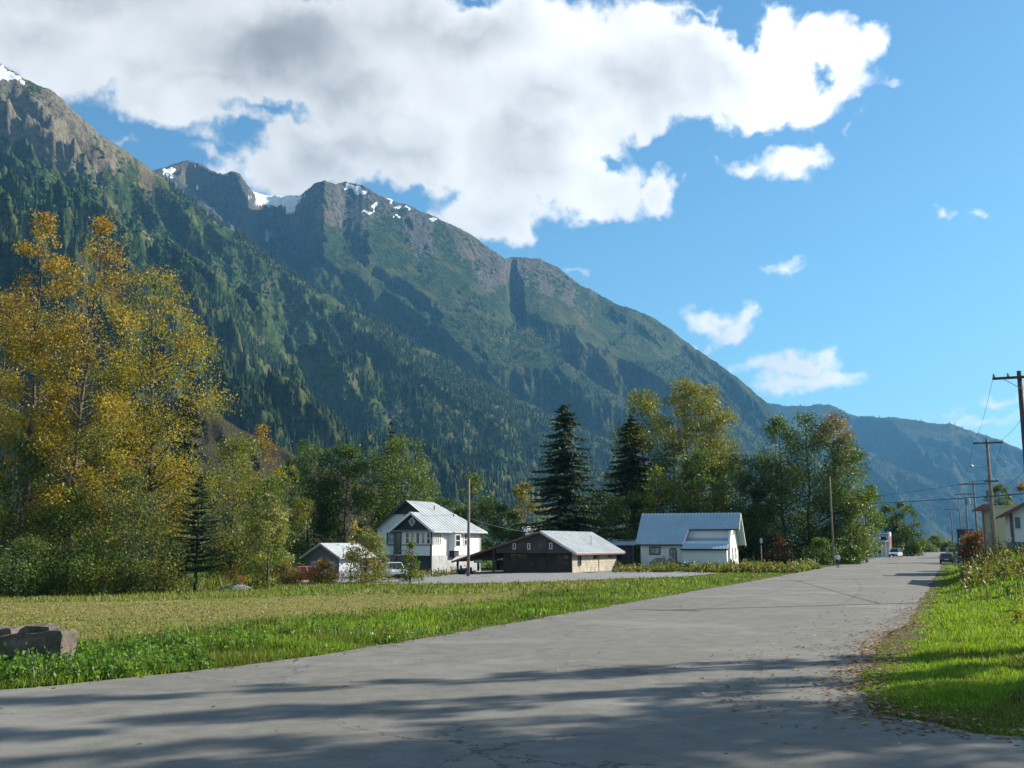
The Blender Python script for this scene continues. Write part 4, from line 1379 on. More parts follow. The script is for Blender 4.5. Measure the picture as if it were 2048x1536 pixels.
def build_grass():
    rg = np.random.default_rng(501)
    # candidates spread evenly over what is seen, denser near the camera
    n = 420000
    px = rg.random(n) * 2500 - 220
    py = 1118 + (rg.random(n) ** 1.0) * 400
    x, y, z = ground_np(px, py)
    road = on_road(x, y)
    s = road_s(x, y)
    d = np.hypot(x, y)
    edge = 14 + 2.2 * fbm(x * 0.13, y * 0.13, 3, 21)
    left = (s > 0) & ~road & (d < 130)
    lush = left & (s < edge + rg.standard_normal(n) * 0.8)
    k = lush & (rg.random(n) < 0.95) & ~((fbm(x * 0.8, y * 0.8, 3, 405) > 0.75) & (rg.random(n) < 0.8))
    clump = fbm(x * 0.9, y * 0.9, 3, 401)
    near_edge = np.clip((s - 5.8) / 2.0, 0.25, 1)
    h = (0.06 + 0.11 * rg.random(n) + 0.12 * np.clip(clump, 0, 1)) * near_edge
    w = np.maximum(0.014, 0.0011 * d) * (0.7 + 0.6 * rg.random(n))
    col = np.where((rg.random(n) < 0.14 + 0.3 * (near_edge < 0.55))[:, None], pick(SOFT + STRAW[:1], n, rg), pick(LUSH, n, rg))
    # drier toward the field and in the road edge
    col = col * (0.80 + 0.45 * np.clip(fbm(x * 0.4, y * 0.4, 4, 411), -0.8, 0.9))[:, None]
    tan = np.clip(fbm(x * 0.3, y * 0.3, 4, 415) - 0.25 + 0.4 * sstep(10, 14, s), 0, 0.7)[:, None]
    col = col * (1 - tan) + pick(STRAW + SOFT, n, rg) * tan
    blades('verge_grass', x[k], y[k], z[k], h[k], w[k], col[k], M_GRASS, 'lush bright green grass along the left edge of the road', 'grass', 1)
    dry = left & ~lush & (d < 90)
    k = dry & (rg.random(n) < 0.9) & ~inpoly(x, y, GRAVEL_POLY)
    far = d > 62
    hh = np.where(far, 0.10 + 0.20 * rg.random(n), 0.02 + 0.055 * rg.random(n))
    g2 = fbm(x * 0.09, y * 0.14, 4, 421)
    cc = np.where((g2 + 0.5 * rg.standard_normal(n) > np.where(far, -0.3, 0.55))[:, None], pick(SOFT, n, rg), pick(STRAW, n, rg))
    blades('field_grass', x[k], y[k], z[k], hh[k], w[k] * 1.2, cc[k], M_GRASS, 'short dry straw coloured grass of the mown field', 'grass', 2, 0.9)
    # right bank
    n2 = 130000
    px = 1640 + rg.random(n2) * 620
    py = 1112 + rg.random(n2) * 400
    x, y, z = ground_np(px, py)
    s = road_s(x, y)
    d = np.hypot(x, y)
    k = ~on_road(x, y) & (s < 0) & (d < 140) & (y > 8)
    edge_d = np.clip((-s - 5.9) / 1.5, 0.2, 1)
    corner = np.clip((y - 13.5) / 6.0, 0.3, 1)
    cl = fbm(x * 0.7, y * 0.7, 3, 431)
    h = (0.05 + 0.10 * rg.random(n2) + 0.13 * np.clip(cl, 0, 1)) * edge_d * corner
    w = np.maximum(0.013, 0.0011 * d) * (0.7 + 0.6 * rg.random(n2))
    bare = (fbm(x * 0.45, y * 0.45, 3, 441) + 1.1 * (1 - corner) + 0.3 * (edge_d < 0.6) > 0.55)
    col = np.where((bare | (rg.random(n2) < 0.1))[:, None], pick(SOFT + STRAW[2:3], n2, rg), pick(LUSH, n2, rg, 0.85, 1.6))
    k &= ~(bare & (rg.random(n2) < 0.45))
    blades('bank_grass', x[k], y[k], z[k], h[k], w[k], col[k], M_GRASS, 'long bright green grass on the right bank', 'grass', 3, 0.7)


def weeds(name, pxr, pyr, n, hr, pal, leaf, label, seed, dfun=None, per=7):
    rg = np.random.default_rng(seed)
    px = pxr[0] + rg.random(n) * (pxr[1] - pxr[0])
    py = pyr[0] + rg.random(n) * (pyr[1] - pyr[0])
    x, y, z = ground_np(px, py)
    k = ~on_road(x, y) & ~inpoly(x, y, GRAVEL_POLY)
    if dfun is not None:
        k &= dfun(x, y)
    x, y, z = x[k], y[k], z[k]
    m = len(x)
    h = hr[0] + (hr[1] - hr[0]) * rg.random(m) ** 1.4 * (0.6 + 0.5 * np.clip(fbm(x * 0.5, y * 0.5, 2, seed), -0.6, 1))
    base = pick(pal, m, rg)
    # stems
    i5 = []
    th = rg.random(m) * 6.283
    lean = (0.1 + 0.5 * rg.random(m)) * h
    tip = np.stack([x + np.cos(th) * lean, y + np.sin(th) * lean, z + h], 1)
    b = np.stack([x, y, z], 1)
    d = np.hypot(x, y)
    sd = np.stack([np.sin(th), -np.cos(th), np.zeros(m)], 1) * (0.0006 * d + 0.004)[:, None]
    V = [np.stack([b - sd, b + sd, tip + sd * 0.5, tip - sd * 0.5], 1).reshape(-1, 3)]
    C = [np.repeat(base * 0.7 + np.array((0.03, 0.02, 0.01)), 4, 0)]
    F = [np.arange(m * 4).reshape(m, 4)]
    off = m * 4
    t = 0.2 + 0.8 * rg.random((m, per))
    P = b[:, None, :] + (tip - b)[:, None, :] * t[:, :, None] + rg.standard_normal((m, per, 3)) * (0.16 * h)[:, None, None]
    P[:, :, 2] = np.maximum(P[:, :, 2], z[:, None] + 0.02)
    cc = np.repeat(base[:, None, :], per, 1) * (0.65 + 0.7 * rg.random((m, per, 1)))
    v, f, c = leaf_quads(P.reshape(-1, 3), leaf, cc.reshape(-1, 3), rg)
    V.append(v)
    F.append(f + off)
    C.append(c)
    o = np_mesh(name, np.concatenate(V), np.concatenate(F), M_LEAF, col=np.concatenate(C))
    tag(o, label, 'weeds', kind='stuff')


def leaf_litter():
    rg = np.random.default_rng(601)
    E = np.array(ROAD_RIGHT)
    dd = np.hypot(E[:, 0], E[:, 1])
    E = E[(dd > 12) & (dd < 62) & (E[:, 0] < 16.5 + 0.3 * E[:, 1]) & (E[:, 1] > 12)]
    n = 6000
    i = rg.integers(0, len(E), n)
    de = np.hypot(E[i, 0], E[i, 1])
    keep = rg.random(n) < np.clip(1.5 - de / 42.0, 0.12, 1)
    i = i[keep]
    n = len(i)
    off = rg.standard_normal(n) * 0.38 - 0.05
    far = rg.random(n) < 0.16
    off = np.where(far, off - rg.random(n) * 3.2, off)
    x = E[i, 0] + off * 0.93 + rg.standard_normal(n) * 0.15
    y = E[i, 1] - off * 0.15 + rg.standard_normal(n) * 0.25
    # along the left kerbless edge, sparse
    L = np.array(ROAD_LEFT)
    L = L[(L[:, 1] > 16) & (L[:, 1] < 60)]
    m = 420
    j = rg.integers(0, len(L), m)
    off = np.abs(rg.standard_normal(m)) * 0.35 - 0.1
    x = np.concatenate([x, L[j, 0] + off * 0.9, 14 * rg.random(60) - 6])
    y = np.concatenate([y, L[j, 1] - off * 0.4, 13.5 + 14 * rg.random(60)])
    road = on_road(x, y)
    z = np.where(road, 0.045, gz(x, y) + 0.07) + 0.012 * rg.random(len(x))
    n = len(x)
    pal = [(0.30, 0.16, 0.075), (0.22, 0.11, 0.05), (0.38, 0.25, 0.13), (0.13, 0.06, 0.03), (0.55, 0.42, 0.26), (0.17, 0.10, 0.05)]
    col = pick(pal, n, rg, 0.6, 1.25)
    s = 0.050 * (0.5 + 1.0 * rg.random(n))
    a = rg.random(n) * 6.283
    tilt = rg.standard_normal((n, 2)) * 0.16
    u = np.stack([np.cos(a), np.sin(a), tilt[:, 0]], 1) * s[:, None]
    v = np.stack([-np.sin(a), np.cos(a), tilt[:, 1]], 1) * (s * 0.62)[:, None]
    c = np.stack([x, y, z], 1)
    lift = np.zeros((n, 3))
    lift[:, 2] = s * (0.1 + 0.35 * rg.random(n))
    c[:, 2] += 0.3 * s * np.abs(tilt).sum(1)
    V = np.stack([c - u, c - u * 0.1 + v + lift * 0.6, c + u + lift * 0.4, c - u * 0.1 - v + lift * 0.6, c - u * 0.1], 1).reshape(-1, 3)
    k = np.arange(n) * 5
    F = np.concatenate([np.stack([k, k + 4, k + 1], 1), np.stack([k + 4, k + 2, k + 1], 1), np.stack([k, k + 3, k + 4], 1), np.stack([k + 4, k + 3, k + 2], 1)])
    o = np_mesh('fallen_leaves', V, F, M_LEAF, col=np.repeat(col, 5, 0))
    tag(o, 'brown fallen leaves drifted along the right edge of the asphalt', 'leaves', kind='stuff')


build_grass()
WEED = [(0.10, 0.15, 0.025), (0.15, 0.19, 0.03), (0.20, 0.19, 0.04), (0.08, 0.12, 0.025)]
AUT = [(0.20, 0.10, 0.04), (0.16, 0.17, 0.035), (0.24, 0.19, 0.07), (0.08, 0.12, 0.025), (0.30, 0.27, 0.14)]
weeds('bank_weeds', (1880, 2260), (1122, 1190), 1700, (0.35, 1.35), AUT[:4] + WEED * 2, 0.15, 'tall tangled autumn weeds on top of the right bank', 611, lambda x, y: (road_s(x, y) < -8.2) & (y < 92), 12)
weeds('yard_weeds', (1225, 1640), (1131, 1146), 2100, (0.2, 1.15), WEED * 3 + AUT[:4], 0.22, 'overgrown weeds in front of the blue-roofed house', 612, lambda x, y: y < 121, 10)
weeds('house_weeds', (560, 960), (1147, 1158), 900, (0.2, 0.9), WEED + AUT[:2], 0.15, 'weeds between the gravel lane and the two-storey house', 613, None, 8)
weeds('thicket_weeds', (-160, 560), (1160, 1178), 1600, (0.25, 1.0), WEED + SOFT, 0.13, 'rough weeds along the foot of the left thicket', 614, None, 8)
weeds('verge_weeds', (-160, 1500), (1160, 1385), 6500, (0.12, 0.46), [(0.07, 0.17, 0.018), (0.11, 0.23, 0.02), (0.16, 0.26, 0.03)], 0.085, 'broad leaved weeds in the left verge', 615, lambda x, y: (road_s(x, y) > 6.3) & (road_s(x, y) < 14) & (fbm(x * 0.5, y * 0.5, 2, 616) > -0.1), 9)
weeds('block_weeds', (-160, 420), (1296, 1375), 1500, (0.15, 0.55), [(0.06, 0.15, 0.016), (0.09, 0.19, 0.02), (0.13, 0.22, 0.03)], 0.09, 'lush leafy weeds round the concrete blocks', 617, None, 10)
leaf_litter()
# ------------------------------------------------------------------ building materials
def siding(name, c, pitch=0.18, axis='Z', rough=0.6, strength=0.6, stain=None, var=0.06):
    m, g, bs, out = new_mat(name)
    tc = g.n('ShaderNodeTexCoord')
    P = tc.outputs['Object']
    wv = g.n('ShaderNodeTexWave', wave_type='BANDS', bands_direction=axis, wave_profile='SAW')
    wv.inputs['Scale'].default_value = 0.314 / pitch
    g.put(wv.inputs['Vector'], P)
    n1 = g.noise(P, 0.8, 5.0, 0.6)
    n2 = g.noise(g.v('MULTIPLY', P, (6.0, 6.0, 0.7)), 1.0, 4.0, 0.6)
    colr = g.mix(g.step(n1, 0.3, 0.7), tuple(x * (1 - var) for x in c), c)
    if stain:
        colr = g.mix(g.step(n2, 0.45, 0.75, 0.0, 0.7), colr, stain)
    g.put(bs.inputs['Base Color'], colr)
    bs.inputs['Roughness'].default_value = rough
    b = g.n('ShaderNodeBump')
    b.inputs['Strength'].default_value = strength
    b.inputs['Distance'].default_value = 0.02
    g.put(b.inputs['Height'], wv.outputs['Fac'])
    g.put(bs.inputs['Normal'], b.outputs[0])
    return m


M_WHITE = siding('white_siding', (0.80, 0.80, 0.78), stain=(0.66, 0.66, 0.62))
M_WHITE2 = siding('white_stucco', (0.76, 0.77, 0.78), 0.3, stain=(0.62, 0.63, 0.63))
M_TRIM = plain('white_trim', (0.82, 0.82, 0.80), 0.5, 0.08)
M_DARK = plain('dark_trim', (0.030, 0.028, 0.034), 0.6, 0.3)
M_ROOF_W = plain('pale_metal_roof', (0.43, 0.455, 0.47), 0.45, 0.2, 0.6, metal=0.15)
M_ROOF_B = plain('blue_metal_roof', (0.34, 0.46, 0.53), 0.45, 0.14, 0.6, metal=0.05)
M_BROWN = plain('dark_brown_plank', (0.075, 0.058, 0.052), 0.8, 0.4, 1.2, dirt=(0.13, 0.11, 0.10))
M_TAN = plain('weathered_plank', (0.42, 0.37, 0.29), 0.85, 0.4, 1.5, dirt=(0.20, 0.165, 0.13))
M_GREYWOOD = plain('grey_board', (0.42, 0.43, 0.44), 0.85, 0.3, 1.5, dirt=(0.24, 0.25, 0.26))
M_FASCIA = plain('reddish_fascia', (0.20, 0.085, 0.075), 0.7, 0.25)
M_FASCIA_P = plain('pale_fascia', (0.62, 0.55, 0.50), 0.6, 0.15)
M_SLATE = plain('blue_grey_wall', (0.14, 0.17, 0.21), 0.7, 0.15)
M_GARAGE = plain('garage_door_white', (0.46, 0.48, 0.50), 0.5, 0.1)
M_TANWALL = siding('tan_stucco', (0.47, 0.43, 0.28), 0.5, strength=0.1)
M_ROOF_D = plain('dark_shingle', (0.075, 0.05, 0.045), 0.85, 0.3, 3.0)
M_RED = plain('red_paint', (0.42, 0.06, 0.05), 0.45, 0.2)
M_NAVY = plain('navy_cladding', (0.035, 0.045, 0.085), 0.6, 0.2)
M_CONC = plain('mossy_concrete', (0.13, 0.105, 0.085), 0.95, 0.6, 2.2, bump=1.0, dirt=(0.035, 0.05, 0.018))
M_CONC_P = plain('pale_concrete', (0.45, 0.45, 0.44), 0.9, 0.25, 2.0)
M_POLE = plain('weathered_pole', (0.23, 0.185, 0.15), 0.9, 0.35, 2.5, bump=0.4)
M_POLE_D = plain('tarred_pole', (0.10, 0.07, 0.072), 0.85, 0.3, 2.5, bump=0.4)
M_METAL = plain('galvanised', (0.42, 0.43, 0.44), 0.45, 0.2, metal=0.6)
M_CERAM = plain('porcelain', (0.45, 0.42, 0.40), 0.25, 0.1)
M_WIRE = plain('cable_black', (0.025, 0.025, 0.028), 0.6, 0.1)
M_BLACK = plain('rubber_black', (0.018, 0.018, 0.019), 0.8, 0.2)
M_SKIN = plain('skin', (0.45, 0.28, 0.20), 0.6, 0.1)


def glass_mat(name, c, rough=0.06):
    m, g, bs, out = new_mat(name)
    tc = g.n('ShaderNodeTexCoord')
    n1 = g.noise(tc.outputs['Object'], 1.4, 3.0, 0.5)
    g.put(bs.inputs['Base Color'], g.mix(g.step(n1, 0.4, 0.6), tuple(x * 0.6 for x in c), c))
    bs.inputs['Roughness'].default_value = rough
    bs.inputs['Specular IOR Level'].default_value = 0.8
    return m


M_GLASS = glass_mat('window_glass', (0.035, 0.042, 0.05))
M_GLASS_P = glass_mat('curtained_glass', (0.34, 0.35, 0.33), 0.25)


def slab(poly3, t):
    """roof sheet: polygon lifted by thickness t along z"""
    return MB().prism(poly3, (0, 0, 0), (0, 0, t))


def window(parent, face, c, w, h, frame, pane, fw=0.09, rows=1, cols=1, name='window', proud=0.06, arch=False):
    """face 'f': in the front plane (normal -y); 's': in the right side plane (normal +x). c: centre of the opening"""
    x, y, z = c
    fr = MB()
    pn = MB()

    def bx(mb, u0, u1, z0, z1, d0, d1):
        if face == 'f':
            mb.box(x + u0, x + u1, y - d1, y - d0, z + z0, z + z1)
        else:
            mb.box(x + d0, x + d1, y + u0, y + u1, z + z0, z + z1)
    a, b = w / 2, h / 2
    bx(fr, -a - fw, -a, -b - fw, b + fw, 0.0, proud)
    bx(fr, a, a + fw, -b - fw, b + fw, 0.0, proud)
    bx(fr, -a, a, b, b + fw, 0.0, proud)
    bx(fr, -a, a, -b - fw, -b, 0.0, proud * 1.3)
    for i in range(1, cols):
        u = -a + w * i / cols
        bx(fr, u - fw * 0.3, u + fw * 0.3, -b, b, 0.0, proud * 0.8)
    for j in range(1, rows):
        v = -b + h * j / rows
        bx(fr, -a, a, v - fw * 0.35, v + fw * 0.35, 0.0, proud * 0.7)
    fo = fr.build(name, frame, parent)
    bx(pn, -a, a, -b, b, 0.004, proud * 0.35)
    pn.build('pane', pane, fo)
    return fo


def place_building(name, px, d, theta):
    x = (px - CX) / FPX * d
    z = float(gz(x, d))
    return empty(name, (x, d, z - 0.08), -math.radians(theta))


def boards_side(parent, mat, x, y0, y1, z0, z1, w, t=0.03, seed=0, vertical=True, name='board'):
    """separate boards on the right side plane"""
    rg = random.Random(seed)
    if vertical:
        n = max(1, int((y1 - y0) / w))
        w = (y1 - y0) / n
        for i in range(n):
            MB().box(x + 0.004, x + t + rg.random() * 0.012, y0 + i * w + 0.008, y0 + (i + 1) * w - 0.008, z0 + rg.random() * 0.03, z1 - 0.004).build(name, mat, parent)
    else:
        n = max(1, int((z1 - z0) / w))
        w = (z1 - z0) / n
        for i in range(n):
            MB().box(x + 0.004, x + t + rg.random() * 0.015, y0, y1, z0 + i * w + 0.008, z0 + (i + 1) * w - 0.008).build(name, mat, parent)


def boards_front(parent, mat, y, x0, x1, z0, z1, w, t=0.03, seed=0, vertical=True, name='board'):
    rg = random.Random(seed)
    if vertical:
        n = max(1, int((x1 - x0) / w))
        w = (x1 - x0) / n
        for i in range(n):
            MB().box(x0 + i * w + 0.008, x0 + (i + 1) * w - 0.008, y - t - rg.random() * 0.012, y - 0.004, z0, z1).build(name, mat, parent)
    else:
        n = max(1, int((z1 - z0) / w))
        w = (z1 - z0) / n
        for i in range(n):
            MB().box(x0, x1, y - t - rg.random() * 0.015, y - 0.004, z0 + i * w + 0.008, z0 + (i + 1) * w - 0.008).build(name, mat, parent)


# ------------------------------------------------------------------ two-storey white house
def white_house():
    h = place_building('house', 865, 118, 30)
    tag(h, 'white two-storey house with pale metal roof, dark gables and an enclosed porch', 'house')
    k = 0.69
    W, L = 9.6, 11.0
    zr = 5.3 + 4.8 * k
    # walls with gables
    w = MB().box(-W, -0.02, 1.9, L, 2.2, 5.28)
    w.prism([(-W, 1.9, 5.28), (-0.02, 1.9, 5.28), (-W / 2, 1.9, zr - 0.12)], (0, 0, 0), (0, 0.25, 0))
    w.build('wall', M_WHITE, h)
    MB().box(-5.4, 0, 0, 1.9, 2.2, 5.2).build('porch_wall', M_WHITE, h)
    MB().box(-W + 0.05, -0.1, 2.0, L - 0.05, 0, 2.19).build('basement_wall', M_SLATE, h)
    for x in (-5.2, -2.7, -0.3):
        MB().box(x - 0.1, x + 0.1, 0.1, 0.3, 0, 2.19).build('porch_post', M_DARK, h)
    boards_side(h, M_GREYWOOD, -0.09, 0.05, L, 0.05, 2.18, 0.42, 0.06, 3, True)
    # roof sheets
    Z = lambda x: 5.3 - k * x
    rr = slab([(-4.8, 1.4, Z(-4.8)), (-2.7, 1.4, Z(-2.7)), (-2.7, -0.5, Z(-2.7)), (0.55, -0.5, Z(0.55)), (0.55, 11.6, Z(0.55)), (-4.8, 7.3, Z(-4.8))], 0.12).build('roof', M_ROOF_W, h)
    Zl = lambda x: 5.3 - k * (-W - x)
    slab([(-4.8, 1.4, Zl(-4.8)), (-4.8, 7.3, Zl(-4.8)), (-W - 0.55, 11.6, Zl(-W - 0.55)), (-W - 0.55, 1.4, Zl(-W - 0.55))], 0.12).build('roof_left', M_ROOF_W, rr).name = 'roof_sheet'
    slab([(-4.8, 7.3, zr), (0.55, 11.6, Z(0.55)), (-W - 0.55, 11.6, Z(0.55))], 0.12).build('roof_hip', M_ROOF_W, rr)
    zp = Z(-2.7)
    slab([(-2.7, -0.5, zp), (-2.7, 1.88, zp), (-5.95, 1.88, zp - k * 3.25), (-5.95, -0.5, zp - k * 3.25)], 0.12).build('porch_roof', M_ROOF_W, rr)
    for i in range(16):
        y = 0.0 + i * 0.7
        xt = -2.7 if y < 1.4 else (-4.8 if y < 7.3 else -4.8 + (y - 7.3) * 5.35 / 4.3)
        if xt < 0.2:
            MB().bar((xt, y, Z(xt) + 0.14), (0.53, y, Z(0.53) + 0.14), 0.05, 0.05).build('rib', M_ROOF_W, rr)
    # dark gables, barge boards
    MB().prism([(-5.5, 0, 5.21), (0.1, 0, 5.21), (-2.7, 0, zp - 0.06)], (0, -0.10, 0), (0, 1.8, 0)).build('gable', M_DARK, h)
    MB().prism([(-6.9, 1.8, 7.12), (-2.7, 1.8, 7.12), (-4.8, 1.8, zr - 0.06)], (0, -0.06, 0), (0, 0.08, 0)).build('gable', M_DARK, h)
    b = MB()
    b.bar((-2.7, -0.52, zp + 0.02), (0.57, -0.52, Z(0.57) + 0.02), 0.06, 0.26).bar((-2.7, -0.52, zp + 0.02), (-5.97, -0.52, zp - k * 3.27 + 0.02), 0.06, 0.26)
    b.build('barge_board', M_TRIM, h)
    b = MB()
    b.bar((-4.8, 1.38, zr + 0.02), (-2.75, 1.38, Z(-2.75) + 0.02), 0.06, 0.24).bar((-4.8, 1.38, zr + 0.02), (-W - 0.57, 1.38, Zl(-W - 0.57) + 0.02), 0.06, 0.24)
    b.build('barge_board', M_DARK, h)
    MB().box(0.45, 0.58, -0.5, 11.6, Z(0.55) - 0.12, Z(0.55) + 0.03).build('fascia', M_TRIM, h)
    MB().box(-5.9, 0.5, -0.45, -0.1, 5.0, 5.19).build('porch_eave', M_SLATE, h)
    # diamond light in the porch gable
    dm = MB()
    for (a0, a1) in (((-0.42, 0), (0, 0.5)), ((0, 0.5), (0.42, 0)), ((0.42, 0), (0, -0.5)), ((0, -0.5), (-0.42, 0))):
        dm.bar((-2.7 + a0[0], -0.14, 6.15 + a0[1]), (-2.7 + a1[0], -0.14, 6.15 + a1[1]), 0.06, 0.16, up=(0, 1, 0))
    dmo = dm.build('gable_window', M_TRIM, h)
    MB().prism([(-3.02, 0, 6.15), (-2.7, 0, 5.77), (-2.38, 0, 6.15), (-2.7, 0, 6.53)], (0, -0.13, 0), (0, -0.105, 0)).build('pane', M_GLASS, dmo)
    # porch: door bay and five tall lights, corner boards
    for i in range(5):
        window(h, 'f', (-3.45 + i * 0.76, 0, 4.22), 0.42, 1.25, M_TRIM, M_GLASS_P if i % 2 else M_GLASS, 0.085, 2 if i in (0, 4) else 1, 1)
    window(h, 'f', (-4.75, 0, 3.65), 0.7, 2.4, M_DARK, M_GLASS, 0.10, 1, 1, 'door')
    MB().box(-0.16, 0.03, -0.03, 0.12, 0, 5.0).build('corner_board', M_DARK, h)
    MB().box(-5.45, -5.3, -0.03, 0.1, 2.2, 5.0).build('corner_board', M_DARK, h)
    MB().box(-4.2, -0.1, -0.07, -0.004, 3.38, 3.47).build('porch_sill', M_DARK, h)
    # right side
    for i in range(4):
        window(h, 's', (0, 0.42 + i * 0.44, 4.2), 0.2, 1.3, M_TRIM, M_GLASS, 0.07, 2 if i == 3 else 1, 1)
    bay = MB().prism([(0, 3.6, 2.75), (0.62, 3.95, 2.75), (0.62, 5.3, 2.75), (0, 5.65, 2.75)], (0, 0, 0), (0, 0, 2.1)).build('bay', M_WHITE, h)
    MB().add([(0, 3.3, 5.05), (0.9, 3.75, 4.86), (0.9, 5.5, 4.86), (0, 5.95, 5.05), (0, 3.3, 5.35), (0, 5.95, 5.35)], [(0, 1, 4), (1, 2, 5, 4), (2, 3, 5), (0, 3, 2, 1), (0, 4, 5, 3)]).build('bay_roof', M_ROOF_W, bay)
    MB().prism([(0, 3.8, 2.74), (0.5, 4.1, 2.74), (0.5, 5.1, 2.74), (0, 5.4, 2.74)], (0, 0, 0), (0, 0, -0.65)).build('bay_bracket', M_DARK, bay)
    window(bay, 's', (0.62, 4.62, 3.95), 0.95, 1.3, M_TRIM, M_GLASS, 0.09, 2, 1)
    window(h, 's', (0, 7.6, 4.05), 1.05, 1.25, M_TRIM, M_GLASS, 0.10, 2, 2)
    MB().box(-0.02, 0.03, L - 0.1, L + 0.03, 2.2, 5.2).build('corner_board', M_DARK, h)
    # front left
    window(h, 'f', (-7.3, 1.9, 4.15), 0.95, 1.3, M_DARK, M_GLASS_P, 0.13, 1, 1)
    window(h, 'f', (-4.8, 1.9, 6.65), 0.75, 0.85, M_TRIM, M_GLASS, 0.09, 2, 1)
    MB().box(-5.35, -5.24, 1.84, 1.896, 5.3, 7.1).build('trim_board', M_DARK, h)
    MB().box(-4.36, -4.25, 1.84, 1.896, 5.3, 7.1).build('trim_board', M_DARK, h)
    MB().box(-W - 0.03, -W + 0.14, 1.85, 1.99, 2.2, 5.2).build('corner_board', M_DARK, h)
    MB().tube([(0.62, -0.45, Z(0.55) - 0.02), (0.62, 11.5, Z(0.55) - 0.02)], 0.07, 6).build('gutter', M_GREYWOOD, h)
    MB().tube([(0.08, 10.7, 0.3), (0.08, 10.7, 4.6), (0.6, 10.9, Z(0.55) - 0.05)], 0.045, 6).build('downpipe', M_GREYWOOD, h)
    # low wing at the far left
    wg = MB().box(-W - 1.7, -W - 0.005, 4.2, 9.0, 0, 4.6).build('side_wing', M_WHITE, h)
    MB().prism([(-W - 2.0, 3.9, 4.55), (-W - 0.01, 3.9, 5.2), (-W - 0.01, 9.3, 5.2), (-W - 2.0, 9.3, 4.55)], (0, 0, 0), (0, 0, 0.12)).build('roof_sheet', M_DARK, wg)
    window(wg, 'f', (-W - 0.9, 4.2, 3.5), 0.7, 0.9, M_DARK, M_GLASS, 0.10, 1, 1)
    # brown steps and rail to the porch
    st = MB()
    for i in range(9):
        st.box(-5.3, -4.3, -0.35 - i * 0.28, -0.08 - i * 0.28, 2.05 - i * 0.23, 2.12 - i * 0.23)
    st.bar((-5.3, -0.1, 2.0), (-5.3, -2.7, 0.05), 0.06, 0.22).bar((-4.3, -0.1, 2.0), (-4.3, -2.7, 0.05), 0.06, 0.22)
    st.bar((-4.3, -0.1, 2.95), (-4.3, -2.7, 0.95), 0.06, 0.09).bar((-4.3, -2.65, 0.0), (-4.3, -2.65, 1.0), 0.08, 0.08)
    tag(st.build('steps', M_POLE, h), 'brown wooden steps up to the porch')
    MB().tube([(-3.1, 5.0, zr - 0.9), (-3.1, 5.0, zr - 0.4)], 0.07, 8).build('vent_pipe', M_DARK, h)
    MB().tube([(-2.2, 8.0, 6.5), (-2.2, 8.0, 7.25)], 0.07, 8).build('vent_pipe', M_DARK, h)
    return h


